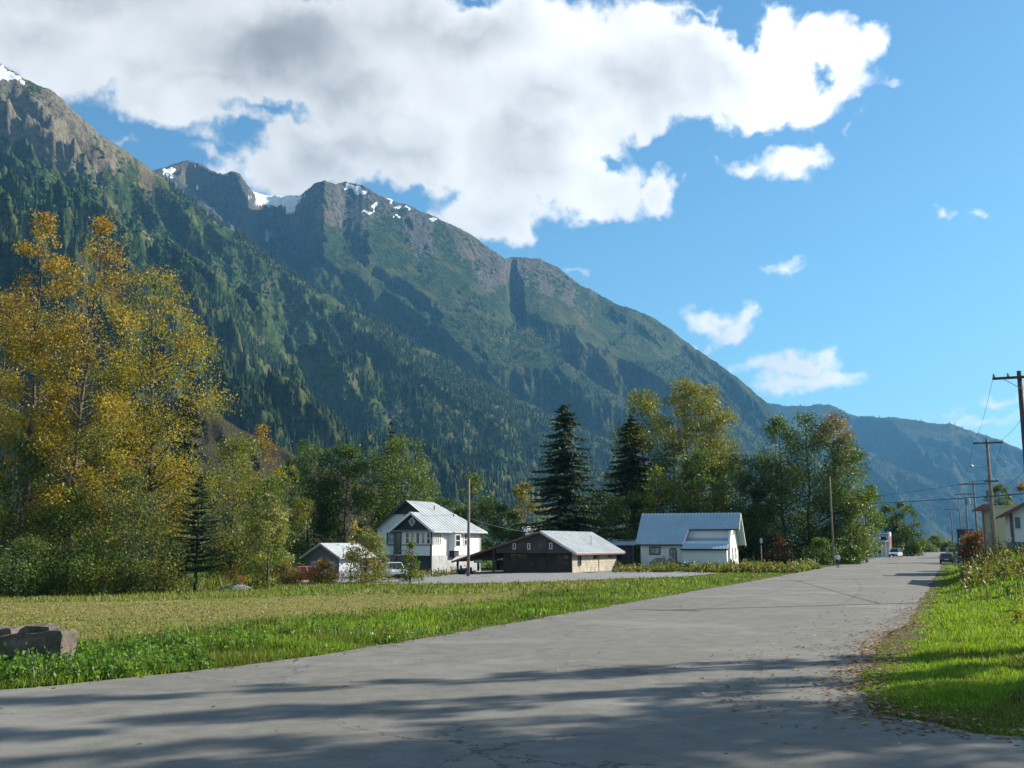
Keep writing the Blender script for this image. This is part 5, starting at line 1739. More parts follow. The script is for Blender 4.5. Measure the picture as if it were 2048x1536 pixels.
def brown_building():
    h = place_building('workshop', 1145, 112, 28)
    tag(h, 'low brown plank building with pale metal roof and an open carport on its left', 'building')
    kr, kl = 0.55, 0.30
    zr = 4.6
    Zr = lambda x: zr - kr * (x + 3.75)
    Zl = lambda x: zr - kl * (-3.75 - x)
    L = 12.6
    # core walls
    w = MB().box(-9.3, -0.06, 0.9, L, 0, 2.42)
    w.build('wall', M_BROWN, h)
    g = MB()
    g.prism([(-9.6, 0, Zl(-9.6) - 0.06), (-9.6, 0, 2.2), (-0.05, 0, 2.2), (-0.05, 0, Zr(-0.05) - 0.06), (-3.75, 0, zr - 0.06)], (0, -0.4, 0), (0, -0.3, 0))
    gb = g.build('gable', M_BROWN, h)
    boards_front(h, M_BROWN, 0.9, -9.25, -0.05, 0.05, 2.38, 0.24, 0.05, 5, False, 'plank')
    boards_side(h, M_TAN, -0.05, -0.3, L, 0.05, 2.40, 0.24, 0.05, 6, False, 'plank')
    MB().box(-0.12, -0.02, -0.38, -0.2, 0, 2.42).build('corner_board', M_DARK, h)
    # roofs
    rr = slab([(-3.75, -0.7, zr), (0.7, -0.7, Zr(0.7)), (0.7, 13.9, Zr(0.7)), (-3.75, 13.9, zr)], 0.10).build('roof', M_ROOF_W, h)
    slab([(-3.75, -0.7, zr), (-3.75, 13.9, zr), (-15.2, 9.5, Zl(-15.2)), (-15.2, -0.7, Zl(-15.2))], 0.10).build('roof_sheet', M_ROOF_D, rr)
    for i in range(20):
        MB().bar((-3.75, -0.5 + i * 0.75, zr + 0.12), (0.68, -0.5 + i * 0.75, Zr(0.68) + 0.12), 0.05, 0.045).build('rib', M_ROOF_W, rr)
    MB().bar((-3.75, -0.74, zr - 0.02), (0.72, -0.74, Zr(0.72) - 0.02), 0.06, 0.24).build('barge_board', M_FASCIA_P, h)
    MB().bar((-3.75, -0.74, zr - 0.02), (-15.25, -0.74, Zl(-15.25) - 0.02), 0.06, 0.22).build('barge_board', M_FASCIA, h)
    MB().box(0.6, 0.74, -0.7, 13.9, Zr(0.7) - 0.14, Zr(0.7) + 0.04).build('fascia', M_FASCIA, h)
    # three small pale windows in the gable
    for xx in (-7.15, -5.3, -2.55):
        window(h, 'f', (xx, -0.4, 2.95 if xx < -3 else 3.0), 0.22, 0.55, M_TRIM, M_GLASS, 0.07, 1, 1)
    # shop front under the gable
    window(h, 'f', (-7.2, 0.86, 1.6), 2.2, 0.9, M_BROWN, M_GLASS, 0.12, 1, 3)
    window(h, 'f', (-1.7, 0.86, 1.45), 1.5, 1.1, M_BROWN, M_GLASS, 0.12, 1, 2)
    window(h, 'f', (-4.3, 0.86, 1.05), 0.95, 2.0, M_DARK, M_BROWN, 0.1, 1, 1, 'door')
    # side openings
    window(h, 's', (0.0, 1.6, 1.45), 0.75, 1.1, M_BROWN, M_GLASS, 0.10, 1, 1)
    window(h, 's', (0.0, 6.0, 1.85), 0.9, 0.55, M_BROWN, M_GLASS, 0.08, 1, 1)
    window(h, 's', (0.0, 10.4, 1.95), 0.8, 0.4, M_BROWN, M_GLASS, 0.08, 1, 1)
    MB().box(0.012, 0.05, 7.0, 7.1, 0.05, 2.3).build('batten', M_BROWN, h)
    # carport posts, back wall with an opening
    for (x, y) in ((-14.7, -0.3), (-14.7, 4.5), (-14.7, 9.0), (-9.9, -0.3), (-11.0, 9.0)):
        MB().box(x - 0.1, x + 0.1, y - 0.1, y + 0.1, 0, Zl(x) - 0.05).build('post', M_BROWN, h)
    MB().box(-14.9, -11.6, 9.15, 9.3, 0, Zl(-14.9) - 0.05).box(-10.7, -9.4, 9.15, 9.3, 0, 2.4).build('carport_wall', M_BROWN, h)
    MB().tube([(-0.9, 7.0, Zr(-0.9)), (-0.9, 7.0, Zr(-0.9) + 1.2)], 0.05, 8).build('stove_pipe', M_METAL, h)
    return h


def blue_house():
    h = place_building('cottage', 1455, 122, 20)
    tag(h, 'white cottage with ribbed blue metal roof and a lower lean-to', 'house')
    zr, W = 6.6, 7.0
    k = (6.6 - 3.2) / 3.5
    Z = lambda y: zr - k * abs(3.5 - y)
    w = MB().box(-11, -0.02, 0, W, 0, 3.2)
    w.prism([(0, 0, 3.2), (0, W, 3.2), (0, 3.5, zr - 0.1)], (-0.27, 0, 0), (-0.02, 0, 0))
    w.prism([(0, 0, 3.2), (0, W, 3.2), (0, 3.5, zr - 0.1)], (-11, 0, 0), (-10.75, 0, 0))
    w.box(-5.6, -0.3, 1.72, 1.95, 3.2, 5.0)
    w.build('wall', M_WHITE2, h)
    MB().box(-5.6, -0.3, -1.1, -0.005, 0, 2.28).build('lean_to_wall', M_WHITE2, h)
    # main roof: long slope on the left, cut short on the right
    rr = slab([(-11.55, -0.45, Z(-0.45)), (-5.7, -0.45, Z(-0.45)), (-5.25, 1.45, Z(1.45)), (0.9, 1.45, Z(1.45)), (0.9, 3.5, zr), (-11.55, 3.5, zr)], 0.10).build('roof', M_ROOF_B, h)
    slab([(-11.55, 3.5, zr), (0.9, 3.5, zr), (0.9, 7.5, Z(7.5)), (-11.55, 7.5, Z(7.5))], 0.10).build('roof_sheet', M_ROOF_B, rr)
    lt = slab([(-5.75, -1.45, 2.22), (-0.1, -1.45, 2.22), (-0.1, 1.71, 3.5), (-5.2, 1.71, 3.5)], 0.09).build('lean_to_roof', M_ROOF_B, h)
    for i in range(31):
        x = -11.4 + i * 0.4
        y0 = -0.43 if x < -5.75 else 1.47
        if x < 0.85:
            MB().bar((x, y0, Z(y0) + 0.12), (x, 3.48, zr + 0.11), 0.09, 0.10).build('rib', M_ROOF_B, rr)
    for i in range(14):
        x = -5.5 + i * 0.4
        y1 = 1.70
        MB().bar((x, -1.43, 2.33), (x, y1, 3.60), 0.05, 0.05).build('rib', M_ROOF_B, lt)
    MB().box(-11.6, -5.65, -0.52, -0.44, Z(-0.45) - 0.10, Z(-0.45) + 0.06).build('fascia', M_DARK, h)
    MB().box(-5.8, -0.05, -1.52, -1.44, 2.12, 2.30).build('fascia', M_DARK, h)
    MB().box(-5.2, 0.9, 1.36, 1.44, Z(1.45) - 0.10, Z(1.45) + 0.05).build('fascia', M_DARK, h)
    MB().bar((0.92, 3.5, zr), (0.92, 1.4, Z(1.4)), 0.06, 0.26).bar((0.92, 3.5, zr), (0.92, 7.55, Z(7.55)), 0.06, 0.26).build('barge_board', M_FASCIA_P, h)
    MB().bar((-5.66, -0.5, Z(-0.5) + 0.02), (-5.2, 1.45, Z(1.45) + 0.02), 0.06, 0.2).build('barge_board', M_TRIM, h)
    # windows
    window(h, 'f', (-9.2, 0, 2.05), 1.15, 0.75, M_DARK, M_GLASS_P, 0.12, 1, 2)
    ar = MB()
    pts = [(-0.33, 0.0), (-0.33, 0.95)] + [(0.33 * math.cos(t), 0.95 + 0.33 * math.sin(t)) for t in np.linspace(math.pi, 0, 9)] + [(0.33, 0.95), (0.33, 0.0)]
    out = [(x * 1.36, (z - 0.55) * 1.14 + 0.55) for x, z in pts]
    cx0, cz0 = -6.95, 1.05
    ar.prism([(cx0 + x, -0.004, cz0 + z) for x, z in out], (0, 0, 0), (0, -0.05, 0))
    aro = ar.build('arched_window', M_DARK, h)
    MB().prism([(cx0 + x, -0.056, cz0 + z) for x, z in pts], (0, 0, 0), (0, -0.02, 0)).build('pane', M_GLASS_P, aro)
    MB().box(cx0 - 0.03, cx0 + 0.03, -0.095, -0.078, cz0, cz0 + 1.27).box(cx0 - 0.33, cx0 - 0.035, -0.095, -0.078, cz0 + 0.5, cz0 + 0.56).box(cx0 + 0.035, cx0 + 0.33, -0.095, -0.078, cz0 + 0.5, cz0 + 0.56).build('muntin', M_DARK, aro)
    for y in (1.9, 4.6):
        window(h, 's', (-0.02, y, 1.75), 0.8, 1.35, M_TRIM, M_GLASS, 0.09, 2, 1)
    window(h, 's', (-0.02, 3.5, 4.6), 0.9, 1.1, M_FASCIA_P, M_GLASS_P, 0.10, 1, 2)
    MB().box(-8.2, -8.0, -0.22, -0.01, 0.95, 1.4).build('meter_box', M_DARK, h)
    return h


def garage():
    h = place_building('garage', 684, 104, 32)
    h.scale = (0.88, 0.88, 0.9)
    tag(h, 'small dark garage with a white door and pale metal roof behind bushes', 'garage')
    k, W, L = 0.52, 5.2, 6.0
    zr = 2.7 + 2.6 * k
    w = MB().box(-W, -0.05, 0, L, 0, 2.7)
    w.prism([(-W, 0, 2.7), (-0.05, 0, 2.7), (-W / 2, 0, zr - 0.08)], (0, 0, 0), (0, 0.2, 0))
    w.build('wall', M_SLATE, h)
    boards_side(h, M_GARAGE, -0.05, 0.0, 3.6, 0.9, 2.6, 0.6, 0.05, 8, True, 'panel')
    rr = slab([(-W / 2, -0.5, zr), (0.6, -0.5, zr - k * 3.2), (0.6, L + 0.4, zr - k * 3.2), (-W / 2, L + 0.4, zr)], 0.09).build('roof', M_ROOF_W, h)
    slab([(-W / 2, -0.5, zr), (-W / 2, L + 0.4, zr), (-W - 0.6, L + 0.4, zr - k * 3.2), (-W - 0.6, -0.5, zr - k * 3.2)], 0.09).build('roof_sheet', M_ROOF_W, rr)
    MB().bar((-W / 2, -0.53, zr), (0.62, -0.53, zr - k * 3.22), 0.05, 0.2).bar((-W / 2, -0.53, zr), (-W - 0.62, -0.53, zr - k * 3.22), 0.05, 0.2).build('barge_board', M_FASCIA_P, h)
    d = MB().box(-4.5, -0.7, -0.06, -0.004, 0.02, 2.1).build('door', M_GARAGE, h)
    for i in range(4):
        for j in range(4):
            MB().box(-4.42 + j * 0.93, -3.6 + j * 0.93, -0.085, -0.062, 0.1 + i * 0.5, 0.52 + i * 0.5).build('panel', M_GARAGE, d)
    return h


STREET = -math.atan2(TX, TY)


def small_buildings():
    # pale steep roof glimpsed behind the brown building
    h = place_building('shed', 1062, 150, 25)
    tag(h, 'steep pale roofed shed half hidden behind the brown building', 'shed')
    MB().box(-3, 0, 0, 4.5, 0, 3.2).prism([(-3, 0, 3.2), (0, 0, 3.2), (-1.5, 0, 6.0)], (0, 0, 0), (0, 4.5, 0)).build('wall', M_TAN, h)
    rr = slab([(-1.5, -0.3, 6.15), (0.4, -0.3, 2.75), (0.4, 4.8, 2.75), (-1.5, 4.8, 6.15)], 0.1).build('roof', M_ROOF_W, h)
    slab([(-1.5, -0.3, 6.15), (-1.5, 4.8, 6.15), (-3.4, 4.8, 2.75), (-3.4, -0.3, 2.75)], 0.1).build('roof_sheet', M_ROOF_W, rr)
    # flat shed between brown building and cottage
    h = place_building('shed', 1262, 134, 10)
    tag(h, 'flat grey roofed shed between the brown building and the white cottage', 'shed')
    MB().box(-4, 0, 0, 4, 0, 3.0).build('wall', M_BROWN, h)
    slab([(-4.3, -0.4, 3.0), (0.3, -0.4, 3.0), (0.3, 4.3, 3.7), (-4.3, 4.3, 3.7)], 0.12).build('roof', M_ROOF_B, h)
    window(h, 'f', (-2, 0, 1.7), 0.9, 0.9, M_DARK, M_GLASS, 0.1)
    # white shop down the road
    h = place_building('shop', 1768, 214, 22)
    tag(h, 'small white false-fronted shop with porch posts far down the road', 'shop')
    MB().box(-3.4, -0.02, 0, 9, 0, 4.6).build('wall', M_GARAGE, h)
    MB().box(-0.02, 0.35, -0.3, 9, 0, 5.3).build('false_front', M_TRIM, h)
    MB().box(0.352, 0.40, 0.3, 8.5, 0.6, 4.4).build('red_panel', M_RED, h)
    slab([(-3.7, -0.4, 4.6), (-0.03, -0.4, 4.9), (-0.03, 9.3, 4.9), (-3.7, 9.3, 4.6)], 0.15).build('roof', M_TRIM, h)
    for i in range(4):
        MB().box(-3.2 + i * 0.85, -3.02 + i * 0.85, -1.5, -1.32, 0, 3.2 - 0.0 * i).build('post', M_TRIM, h)
    slab([(-3.5, -1.7, 3.2), (-0.05, -1.7, 3.2), (-0.05, -0.01, 3.5), (-3.5, -0.01, 3.5)], 0.1).build('porch_roof', M_GARAGE, h)
    window(h, 'f', (-1.0, 0, 3.9), 0.9, 0.6, M_DARK, M_GLASS, 0.1)
    window(h, 'f', (-2.3, 0, 1.7), 1.2, 1.4, M_DARK, M_GLASS, 0.1)
    # tan building on the bank
    h = empty('store', (0.4715 * 92 + 0.3, 92, 0.2), STREET)
    tag(h, 'plain tan flat-topped building on the right bank behind the pole', 'building')
    MB().box(0, 2.4, 0, 8, 0, 5.9).build('wall', M_TANWALL, h)
    MB().box(-0.55, -0.005, 0.2, 8, 0, 5.7).build('side_wall', M_TAN, h)
    MB().box(-0.05, 2.45, -0.08, 8.1, 5.9, 6.02).build('coping', M_CONC_P, h)
    MB().box(-0.70, -0.56, -0.1, 0.05, 0, 5.6).build('post', M_FASCIA, h)
    MB().prism([(-1.6, -0.2, 5.55), (-0.05, -0.2, 5.55), (-0.05, -0.2, 6.15), (-0.6, -0.2, 6.15)], (0, 0, 0), (0, 1.4, 0)).build('hood', M_FASCIA, h)
    # white gabled house at the right edge
    d = 74
    h = empty('house', ((2012 - CX) / FPX * d, d, 1.0), STREET)
    tag(h, 'white house with dark gabled roof at the right edge', 'house')
    k = 0.55
    MB().box(0, 9, 0, 8, 1.9, 4.1).prism([(0, 0, 4.1), (9, 0, 4.1), (4.5, 0, 4.1 + 4.5 * k - 0.1)], (0, 0, 0), (0, 0.2, 0)).build('wall', M_WHITE2, h)
    MB().box(0.03, 9, 0.05, 8, 0, 1.89).build('basement_wall', M_SLATE, h)
    MB().box(1.5, 2.6, -0.03, 0.04, 0, 2.3).build('opening_shade_panel', M_BLACK, h)  # inner shade of a garage opening, put in as a solid black panel
    rr = slab([(4.5, -0.6, 4.1 + 4.5 * k), (4.5, 8.4, 4.1 + 4.5 * k), (-0.7, 8.4, 4.1 - 0.7 * k), (-0.7, -0.6, 4.1 - 0.7 * k)], 0.14).build('roof', M_ROOF_D, h)
    slab([(4.5, -0.6, 4.1 + 4.5 * k), (9.7, -0.6, 4.1 - 0.7 * k), (9.7, 8.4, 4.1 - 0.7 * k), (4.5, 8.4, 4.1 + 4.5 * k)], 0.14).build('roof_sheet', M_ROOF_D, rr)
    MB().bar((4.5, -0.64, 4.1 + 4.5 * k), (-0.72, -0.64, 4.1 - 0.72 * k), 0.06, 0.24).build('barge_board', M_FASCIA, h)
    MB().box(-0.06, 0.16, -0.06, -0.004, 1.9, 4.0).build('corner_board', M_FASCIA, h)
    MB().box(0.3, 0.62, -0.1, -0.004, 2.9, 3.7).build('meter_box', M_SLATE, h)
    window(h, 'f', (3.2, 0, 3.2), 1.2, 1.0, M_TRIM, M_GLASS, 0.1)
    # navy and red building far along the right side
    h = empty('warehouse', ((1904 - CX) / FPX * 196, 196, 0), STREET)
    tag(h, 'navy and red box-shaped building far along the right side', 'building')
    MB().box(0, 1.3, 0, 5, 0, 5.4).build('wall', M_NAVY, h)
    MB().box(1.305, 3.0, 0.05, 5, 0, 5.35).build('red_wall', M_RED, h)
    MB().box(-0.08, 3.1, -0.08, 5.1, 5.42, 5.55).build('coping', M_NAVY, h)
    window(h, 'f', (0.65, 0, 3.2), 0.6, 0.9, M_TRIM, M_GLASS, 0.1)
    # shelter
    h = empty('shelter', ((1880 - CX) / FPX * 210, 210, 0), STREET)
    tag(h, 'small flat-roofed roadside shelter at the far end of the road', 'shelter')
    MB().box(0, 0.5, 0, 1.6, 0, 1.75).build('wall', M_GREYWOOD, h)
    MB().box(1.6, 1.8, 0, 0.2, 0, 1.75).build('post', M_BROWN, h)
    MB().box(-0.2, 2.0, -0.3, 1.9, 1.755, 1.95).build('roof', M_METAL, h)


white_house()
brown_building()
blue_house()
garage()
small_buildings()
# ------------------------------------------------------------------ utility poles and wires
def ground_z(x, y):
    return float(gz(x, y))


POLES = {}


def pole(key, label, px_base, d, top_py, px_top=None, arms=((0.45, 1.25),), mat=None, lamp=None, r=0.15, insul=True, group='utility poles along the right side of the road'):
    px_top = px_base if px_top is None else px_top
    x = (px_base - CX) / FPX * d
    zt = at(px_base, top_py, d).z
    z0 = ground_z(x, d) - 0.2
    o = empty('utility_pole', (x, d, z0))
    tag(o, label, 'utility pole', group)
    H = zt - z0
    mat = mat or M_POLE
    MB().tube([(0, 0, 0), (0, 0, H * 0.5), (0, 0, H)], [r, r * 0.85, r * 0.68], 10).build('shaft', mat, o, smooth=True)
    # arms lie square to the line of the road
    ax = Vector((TY, -TX, 0))
    for (dz, half) in arms:
        zz = H - dz
        a = MB().bar(-ax * half + Vector((0, -r * 1.1, zz)), ax * half + Vector((0, -r * 1.1, zz)), 0.10, 0.13).build('crossarm', M_POLE_D, o)
        b = MB()
        for sg in (-1, 1):
            b.bar(ax * sg * half * 0.6 + Vector((0, -r * 1.1, zz - 0.07)), Vector((0, -r * 0.9, zz - 0.62)), 0.03, 0.03)
        tag(b.build('brace', M_METAL, a), kind='stuff')
        if insul:
            for q in (-0.94, 0.94, -0.45 if half > 1.2 else None):
                if q is None:
                    continue
                c = ax * half * q + Vector((0, -r * 1.1, zz + 0.06))
                MB().lathe([(0.02, 0), (0.05, 0.02), (0.085, 0.06), (0.05, 0.1), (0.075, 0.13), (0.04, 0.19), (0.0, 0.2)], c, 8).build('insulator', M_CERAM, a)
    if lamp:
        dz, reach = lamp
        zz = H - dz
        e = Vector((-reach, -0.1, zz + 0.25))
        br = MB().tube([(0, -0.1, zz), (-reach * 0.4, -0.1, zz + 0.28), e], 0.035, 6).build('lamp_arm', M_METAL, o)
        MB().lathe([(0.0, 0.10), (0.10, 0.09), (0.17, 0.02), (0.19, -0.05), (0.10, -0.12), (0.0, -0.13)], e + Vector((-0.25, 0, 0)), 10).build('lamp_head', M_METAL, br).scale = (1, 1, 1)
    POLES[key] = (Vector((x, d, z0)), H, ax, r)
    return o


pole('F', 'tall dark pole with a crossarm cut off by the right edge', 2053, 51, 742, arms=((0.35, 1.35),), mat=M_POLE_D, r=0.17)
pole('A', 'tall pole carrying a street lamp on its left, beside the tan building', 1977, 85, 878, arms=((0.35, 1.15), (3.6, 0.55)), lamp=(2.55, 1.3), r=0.17)
pole('B', 'pole with a single crossarm next in line behind the lamp pole', 1944, 144, 962, arms=((0.45, 2.0),), r=0.17)
pole('C', 'third pole in the row, with a transformer', 1926, 182, 986, arms=((0.2, 1.9),), r=0.17)
pole('D', 'slim fourth pole in the right hand row', 1912, 205, 995, arms=((0.2, 1.4),), r=0.15, insul=False)
pole('E', 'farthest pole of the right hand row', 1895, 236, 1011, arms=((0.9, 1.6),), r=0.16, insul=False)
pole('G', 'thin bare pole on the left verge by the roadside tree clump', 1658, 131, 953, arms=(), r=0.13, group='bare poles')
pole('H', 'bare sunlit wooden pole in front of the houses', 938, 104, 958, arms=(), r=0.17, group='bare poles')
pole('I', 'small lamp pole beyond the white shop', 1790, 226, 1040, arms=(), r=0.11, lamp=(0.5, 0.8), group='bare poles')
for nm, (dx, zz) in {'C': (0.35, 1.4)}.items():
    P0, H, ax, r = POLES[nm]
    MB().lathe([(0, 0), (0.32, 0.02), (0.34, 0.9), (0.2, 1.0), (0, 1.02)], (dx, -0.3, H - 2.0), 12).build('transformer', M_METAL, [o for o in bpy.data.objects if o.get('label', '').startswith('third pole')][0])


def wire(label, p, q, sag, r, mat=None):
    p, q = Vector(p), Vector(q)
    pts = []
    for i in range(25):
        t = i / 24
        v = p.lerp(q, t)
        v.z -= sag * 4 * t * (1 - t)
        pts.append(v)
    o = MB().tube(pts, r, 5).build('cable', mat or M_WIRE, None)
    return tag(o, label, 'cable', 'overhead cables')


def armpt(key, f, dz, half):
    P0, H, ax, r = POLES[key]
    return P0 + ax * half * f + Vector((0, -r * 1.1, H - dz + 0.25))


def polept(key, dz):
    P0, H, ax, r = POLES[key]
    return P0 + Vector((0, 0, H - dz))


wire('thick black cable crossing the road from the bare pole to the cut-off pole', polept('G', 3.6), polept('F', 6.3), 0.15, 0.030)
wire('thin cable from the cut-off pole to the inner end of the lamp pole crossarm', armpt('F', -0.94, 0.35, 1.35), armpt('A', -0.94, 0.35, 1.15), 0.5, 0.010)
wire('thin cable from the cut-off pole to the outer end of the lamp pole crossarm', armpt('F', 0.94, 0.35, 1.35), armpt('A', 0.94, 0.35, 1.15), 0.5, 0.010)
wire('thin cable between the lamp pole and the next pole, road side', armpt('A', -0.94, 0.35, 1.15), armpt('B', -0.94, 0.45, 2.0), 0.8, 0.012)
wire('thin cable between the lamp pole and the next pole, far side', armpt('A', 0.94, 0.35, 1.15), armpt('B', 0.94, 0.45, 2.0), 0.8, 0.012)
wire('service cable from the lamp pole across the road to the tree clump', polept('A', 3.4), at(1560, 1000, 130), 0.6, 0.016)
wire('service cable from the lamp pole to the cut-off pole', polept('A', 3.5), polept('F', 5.0), 0.6, 0.010)
wire('service cable from the lamp pole down to the white house at the right edge', polept('A', 3.7), at(2060, 1000, 76), 0.3, 0.014)
wire('low cable crossing the far end of the road', polept('E', 7.5), at(1800, 1056, 226), 0.2, 0.03)
wire('service cable over the brown building roof', polept('H', 4.0), at(1120, 1066, 116), 0.5, 0.014)
wire('service cable to the two-storey house', polept('H', 3.2), at(832, 1028, 122), 0.4, 0.014)


# ------------------------------------------------------------------ vehicles
def paint(name, c, rough=0.3):
    m, g, bs, out = new_mat(name)
    tc = g.n('ShaderNodeTexCoord')
    n = g.noise(tc.outputs['Object'], 2.0, 4.0, 0.6)
    g.put(bs.inputs['Base Color'], g.mix(g.step(n, 0.3, 0.7), tuple(x * 0.85 for x in c), c))
    bs.inputs['Roughness'].default_value = rough
    bs.inputs['Coat Weight'].default_value = 0.5
    bs.inputs['Coat Roughness'].default_value = 0.1
    return m


M_LAMP_R = plain('tail_lamp', (0.45, 0.02, 0.02), 0.2, 0.1)
M_LAMP_W = plain('head_lamp', (0.7, 0.7, 0.68), 0.15, 0.1)
M_CHROME = plain('chrome', (0.6, 0.6, 0.6), 0.2, 0.1, metal=0.9)
M_PLATE = plain('plate', (0.65, 0.65, 0.6), 0.5, 0.1)


def car(name, label, cat, loc, rz, mat, prof, roofp, L, W, zb=0.28, wr=0.31, wheels=(0.82, -0.8)):
    """x forward. prof: list of (x, z) of the body side from rear bottom over the beltline to front bottom; roofp: greenhouse outline (x, z)"""
    o = empty(name, loc, rz)
    tag(o, label, cat)
    # body: three slices across, sides tucked in
    b = MB()
    n = len(prof)
    ys = ((-W / 2, 0.93, 0.0), (-W / 2 * 0.985, 1.0, 0.0), (W / 2 * 0.985, 1.0, 0.0), (W / 2, 0.93, 0.0))
    zc = sum(p[1] for p in prof) / n
    rings = []
    for (y, s, _) in ((-W / 2, 0.90, 0), (-W / 2 * 0.90, 1.0, 0), (W / 2 * 0.90, 1.0, 0), (W / 2, 0.90, 0)):
        rings.append([(x * (0.985 if s < 1 else 1), y, zc + (z - zc) * s) for x, z in prof])
    vs = [p for r in rings for p in r]
    fs = []
    for k in range(3):
        for i in range(n):
            j = (i + 1) % n
            fs.append((k * n + i, k * n + j, (k + 1) * n + j, (k + 1) * n + i))
    fs += [tuple(range(n)), tuple(range(3 * n, 4 * n))[::-1]]
    b.add(vs, fs)
    body = b.build('body', mat, o)
    # greenhouse: glass core and painted roof
    (xr0, zr0), (xr1, zr1), (xf1, zf1), (xf0, zf0) = roofp
    wb, wt = W * 0.455, W * 0.37
    g = MB().hexa([(xr0, -wb, zr0), (xf0, -wb, zf0), (xf0, wb, zf0), (xr0, wb, zr0), (xr1, -wt, zr1 - 0.05), (xf1, -wt, zf1 - 0.05), (xf1, wt, zf1 - 0.05), (xr1, wt, zr1 - 0.05)])
    gl = g.build('window_glass', M_GLASS, o)
    MB().hexa([(xr1 - 0.04, -wt - 0.03, zr1 - 0.055), (xf1 + 0.04, -wt - 0.03, zf1 - 0.055), (xf1 + 0.04, wt + 0.03, zf1 - 0.055), (xr1 - 0.04, wt + 0.03, zr1 - 0.055),
               (xr1 + 0.05, -wt + 0.06, zr1), (xf1 - 0.05, -wt + 0.06, zf1), (xf1 - 0.05, wt - 0.06, zf1), (xr1 + 0.05, wt - 0.06, zr1)]).build('roof', mat, o)
    for sy in (-1, 1):
        for (xa, za, xb, zb_) in ((xr0, zr0, xr1, zr1 - 0.05), (xf0, zf0, xf1, zf1 - 0.05), ((xr0 + xf0) / 2, zr0, (xr1 + xf1) / 2, (zr1 + zf1) / 2 - 0.05)):
            MB().bar((xa, sy * (wb + 0.008), za), (xb, sy * (wt + 0.008), zb_), 0.07, 0.035).build('pillar', mat, o)
    # wheels
    proto = None
    for fx in wheels:
        for sy in (-1, 1):
            wx, wy = fx * L / 2 * 0.78, sy * (W / 2 - 0.1)
            t = MB()
            ring = [(wr * 0.62, -0.10), (wr * 0.96, -0.10), (wr, -0.06), (wr, 0.06), (wr * 0.96, 0.10), (wr * 0.62, 0.10)]
            t.lathe([(r_, z_) for r_, z_ in ring], (0, 0, 0), 18)
            to = t.build('wheel', M_BLACK, o, smooth=False)
            to.rotation_euler = (math.pi / 2, 0, 0)
            to.location = (wx, wy, wr)
            ro = MB().lathe([(0, 0.05), (wr * 0.2, 0.06), (wr * 0.6, 0.085), (wr * 0.62, -0.085), (wr * 0.2, -0.06), (0, -0.05)], (0, 0, 0), 14).build('rim', M_METAL, to)
    xs = [p[0] for p in prof]
    x_re, x_fr = min(xs), max(xs)
    for sy in (-1, 1):
        MB().box(x_re - 0.015, x_re + 0.05, sy * W * 0.36 - 0.13, sy * W * 0.36 + 0.13, 0.68, 0.88).build('tail_lamp', M_LAMP_R, o)
        MB().box(x_fr - 0.12, x_fr + 0.012, sy * W * 0.34 - 0.17, sy * W * 0.34 + 0.17, 0.60, 0.74).build('headlight', M_LAMP_W, o)
        MB().box((xf0 + xf1) / 2 - 0.05, (xf0 + xf1) / 2 + 0.08, sy * (W / 2 + 0.02), sy * (W / 2 + 0.19), zf0 + 0.02, zf0 + 0.16).build('mirror', mat, o)
    MB().box(x_re - 0.06, x_re + 0.1, -W * 0.46, W * 0.46, 0.34, 0.52).build('bumper', M_BLACK, o)
    MB().box(x_fr - 0.1, x_fr + 0.06, -W * 0.46, W * 0.46, 0.32, 0.50).build('bumper', M_BLACK, o)
    MB().box(x_re - 0.075, x_re - 0.061, -0.24, 0.24, 0.56, 0.68).build('plate', M_PLATE, o)
    MB().box(x_fr + 0.0, x_fr + 0.03, -W * 0.22, W * 0.22, 0.54, 0.66).build('grille', M_BLACK, o)
    return o


HATCH = [(-2.0, 0.30), (-2.05, 0.60), (-2.02, 0.92), (-1.4, 0.97), (0.75, 0.95), (1.5, 0.86), (2.02, 0.72), (2.08, 0.50), (2.02, 0.26)]
HATCH_R = [(-1.95, 0.93), (-1.35, 1.44), (0.25, 1.46), (1.05, 0.93)]
VAN = [(-2.3, 0.30), (-2.36, 0.70), (-2.34, 1.02), (-1.0, 1.05), (1.2, 1.03), (1.8, 0.95), (2.28, 0.80), (2.36, 0.55), (2.28, 0.28)]
VAN_R = [(-2.32, 1.0), (-2.1, 1.76), (0.45, 1.80), (1.45, 1.0)]
PICK = [(-2.6, 0.42), (-2.66, 0.70), (-2.64, 1.08), (-0.6, 1.10), (1.1, 1.10), (2.4, 1.04), (2.6, 0.90), (2.66, 0.60), (2.56, 0.38)]
PICK_R = [(-0.65, 1.06), (-0.45, 1.72), (0.55, 1.74), (1.2, 1.06)]
ROAD_ANG = math.atan2(TY, TX)

x, y = (1880 - CX) / FPX * 139, 139.0
car('parked_car', 'dark grey hatchback seen from behind, parked at the right road edge', 'car', (x, y, 0.04), ROAD_ANG, paint('charcoal_paint', (0.045, 0.045, 0.055)), HATCH, HATCH_R, 4.1, 1.7)
x, y = (1780 - CX) / FPX * 207, 207.0
car('parked_van', 'white van facing the camera beside the white shop', 'van', (x, y, 0.04), ROAD_ANG + math.pi - 0.15, paint('white_paint', (0.66, 0.64, 0.64)), VAN, VAN_R, 4.7, 1.85)
x, y = (632 - CX) / FPX * 88, 88.0
car('parked_car', 'red car half hidden by weeds in front of the garage', 'car', (x, y, ground_z(x, y)), 0.25, paint('red_car_paint', (0.45, 0.07, 0.05)), HATCH, HATCH_R, 4.1, 1.7)
x, y = (790 - CX) / FPX * 100, 100.0
car('parked_truck', 'white pickup behind the saplings beside the two-storey house', 'truck', (x, y, ground_z(x, y)), -1.25, paint('white_truck_paint', (0.72, 0.73, 0.72)), PICK, PICK_R, 5.3, 1.9, wr=0.36)
x, y = (1333 - CX) / FPX * 117, 117.0
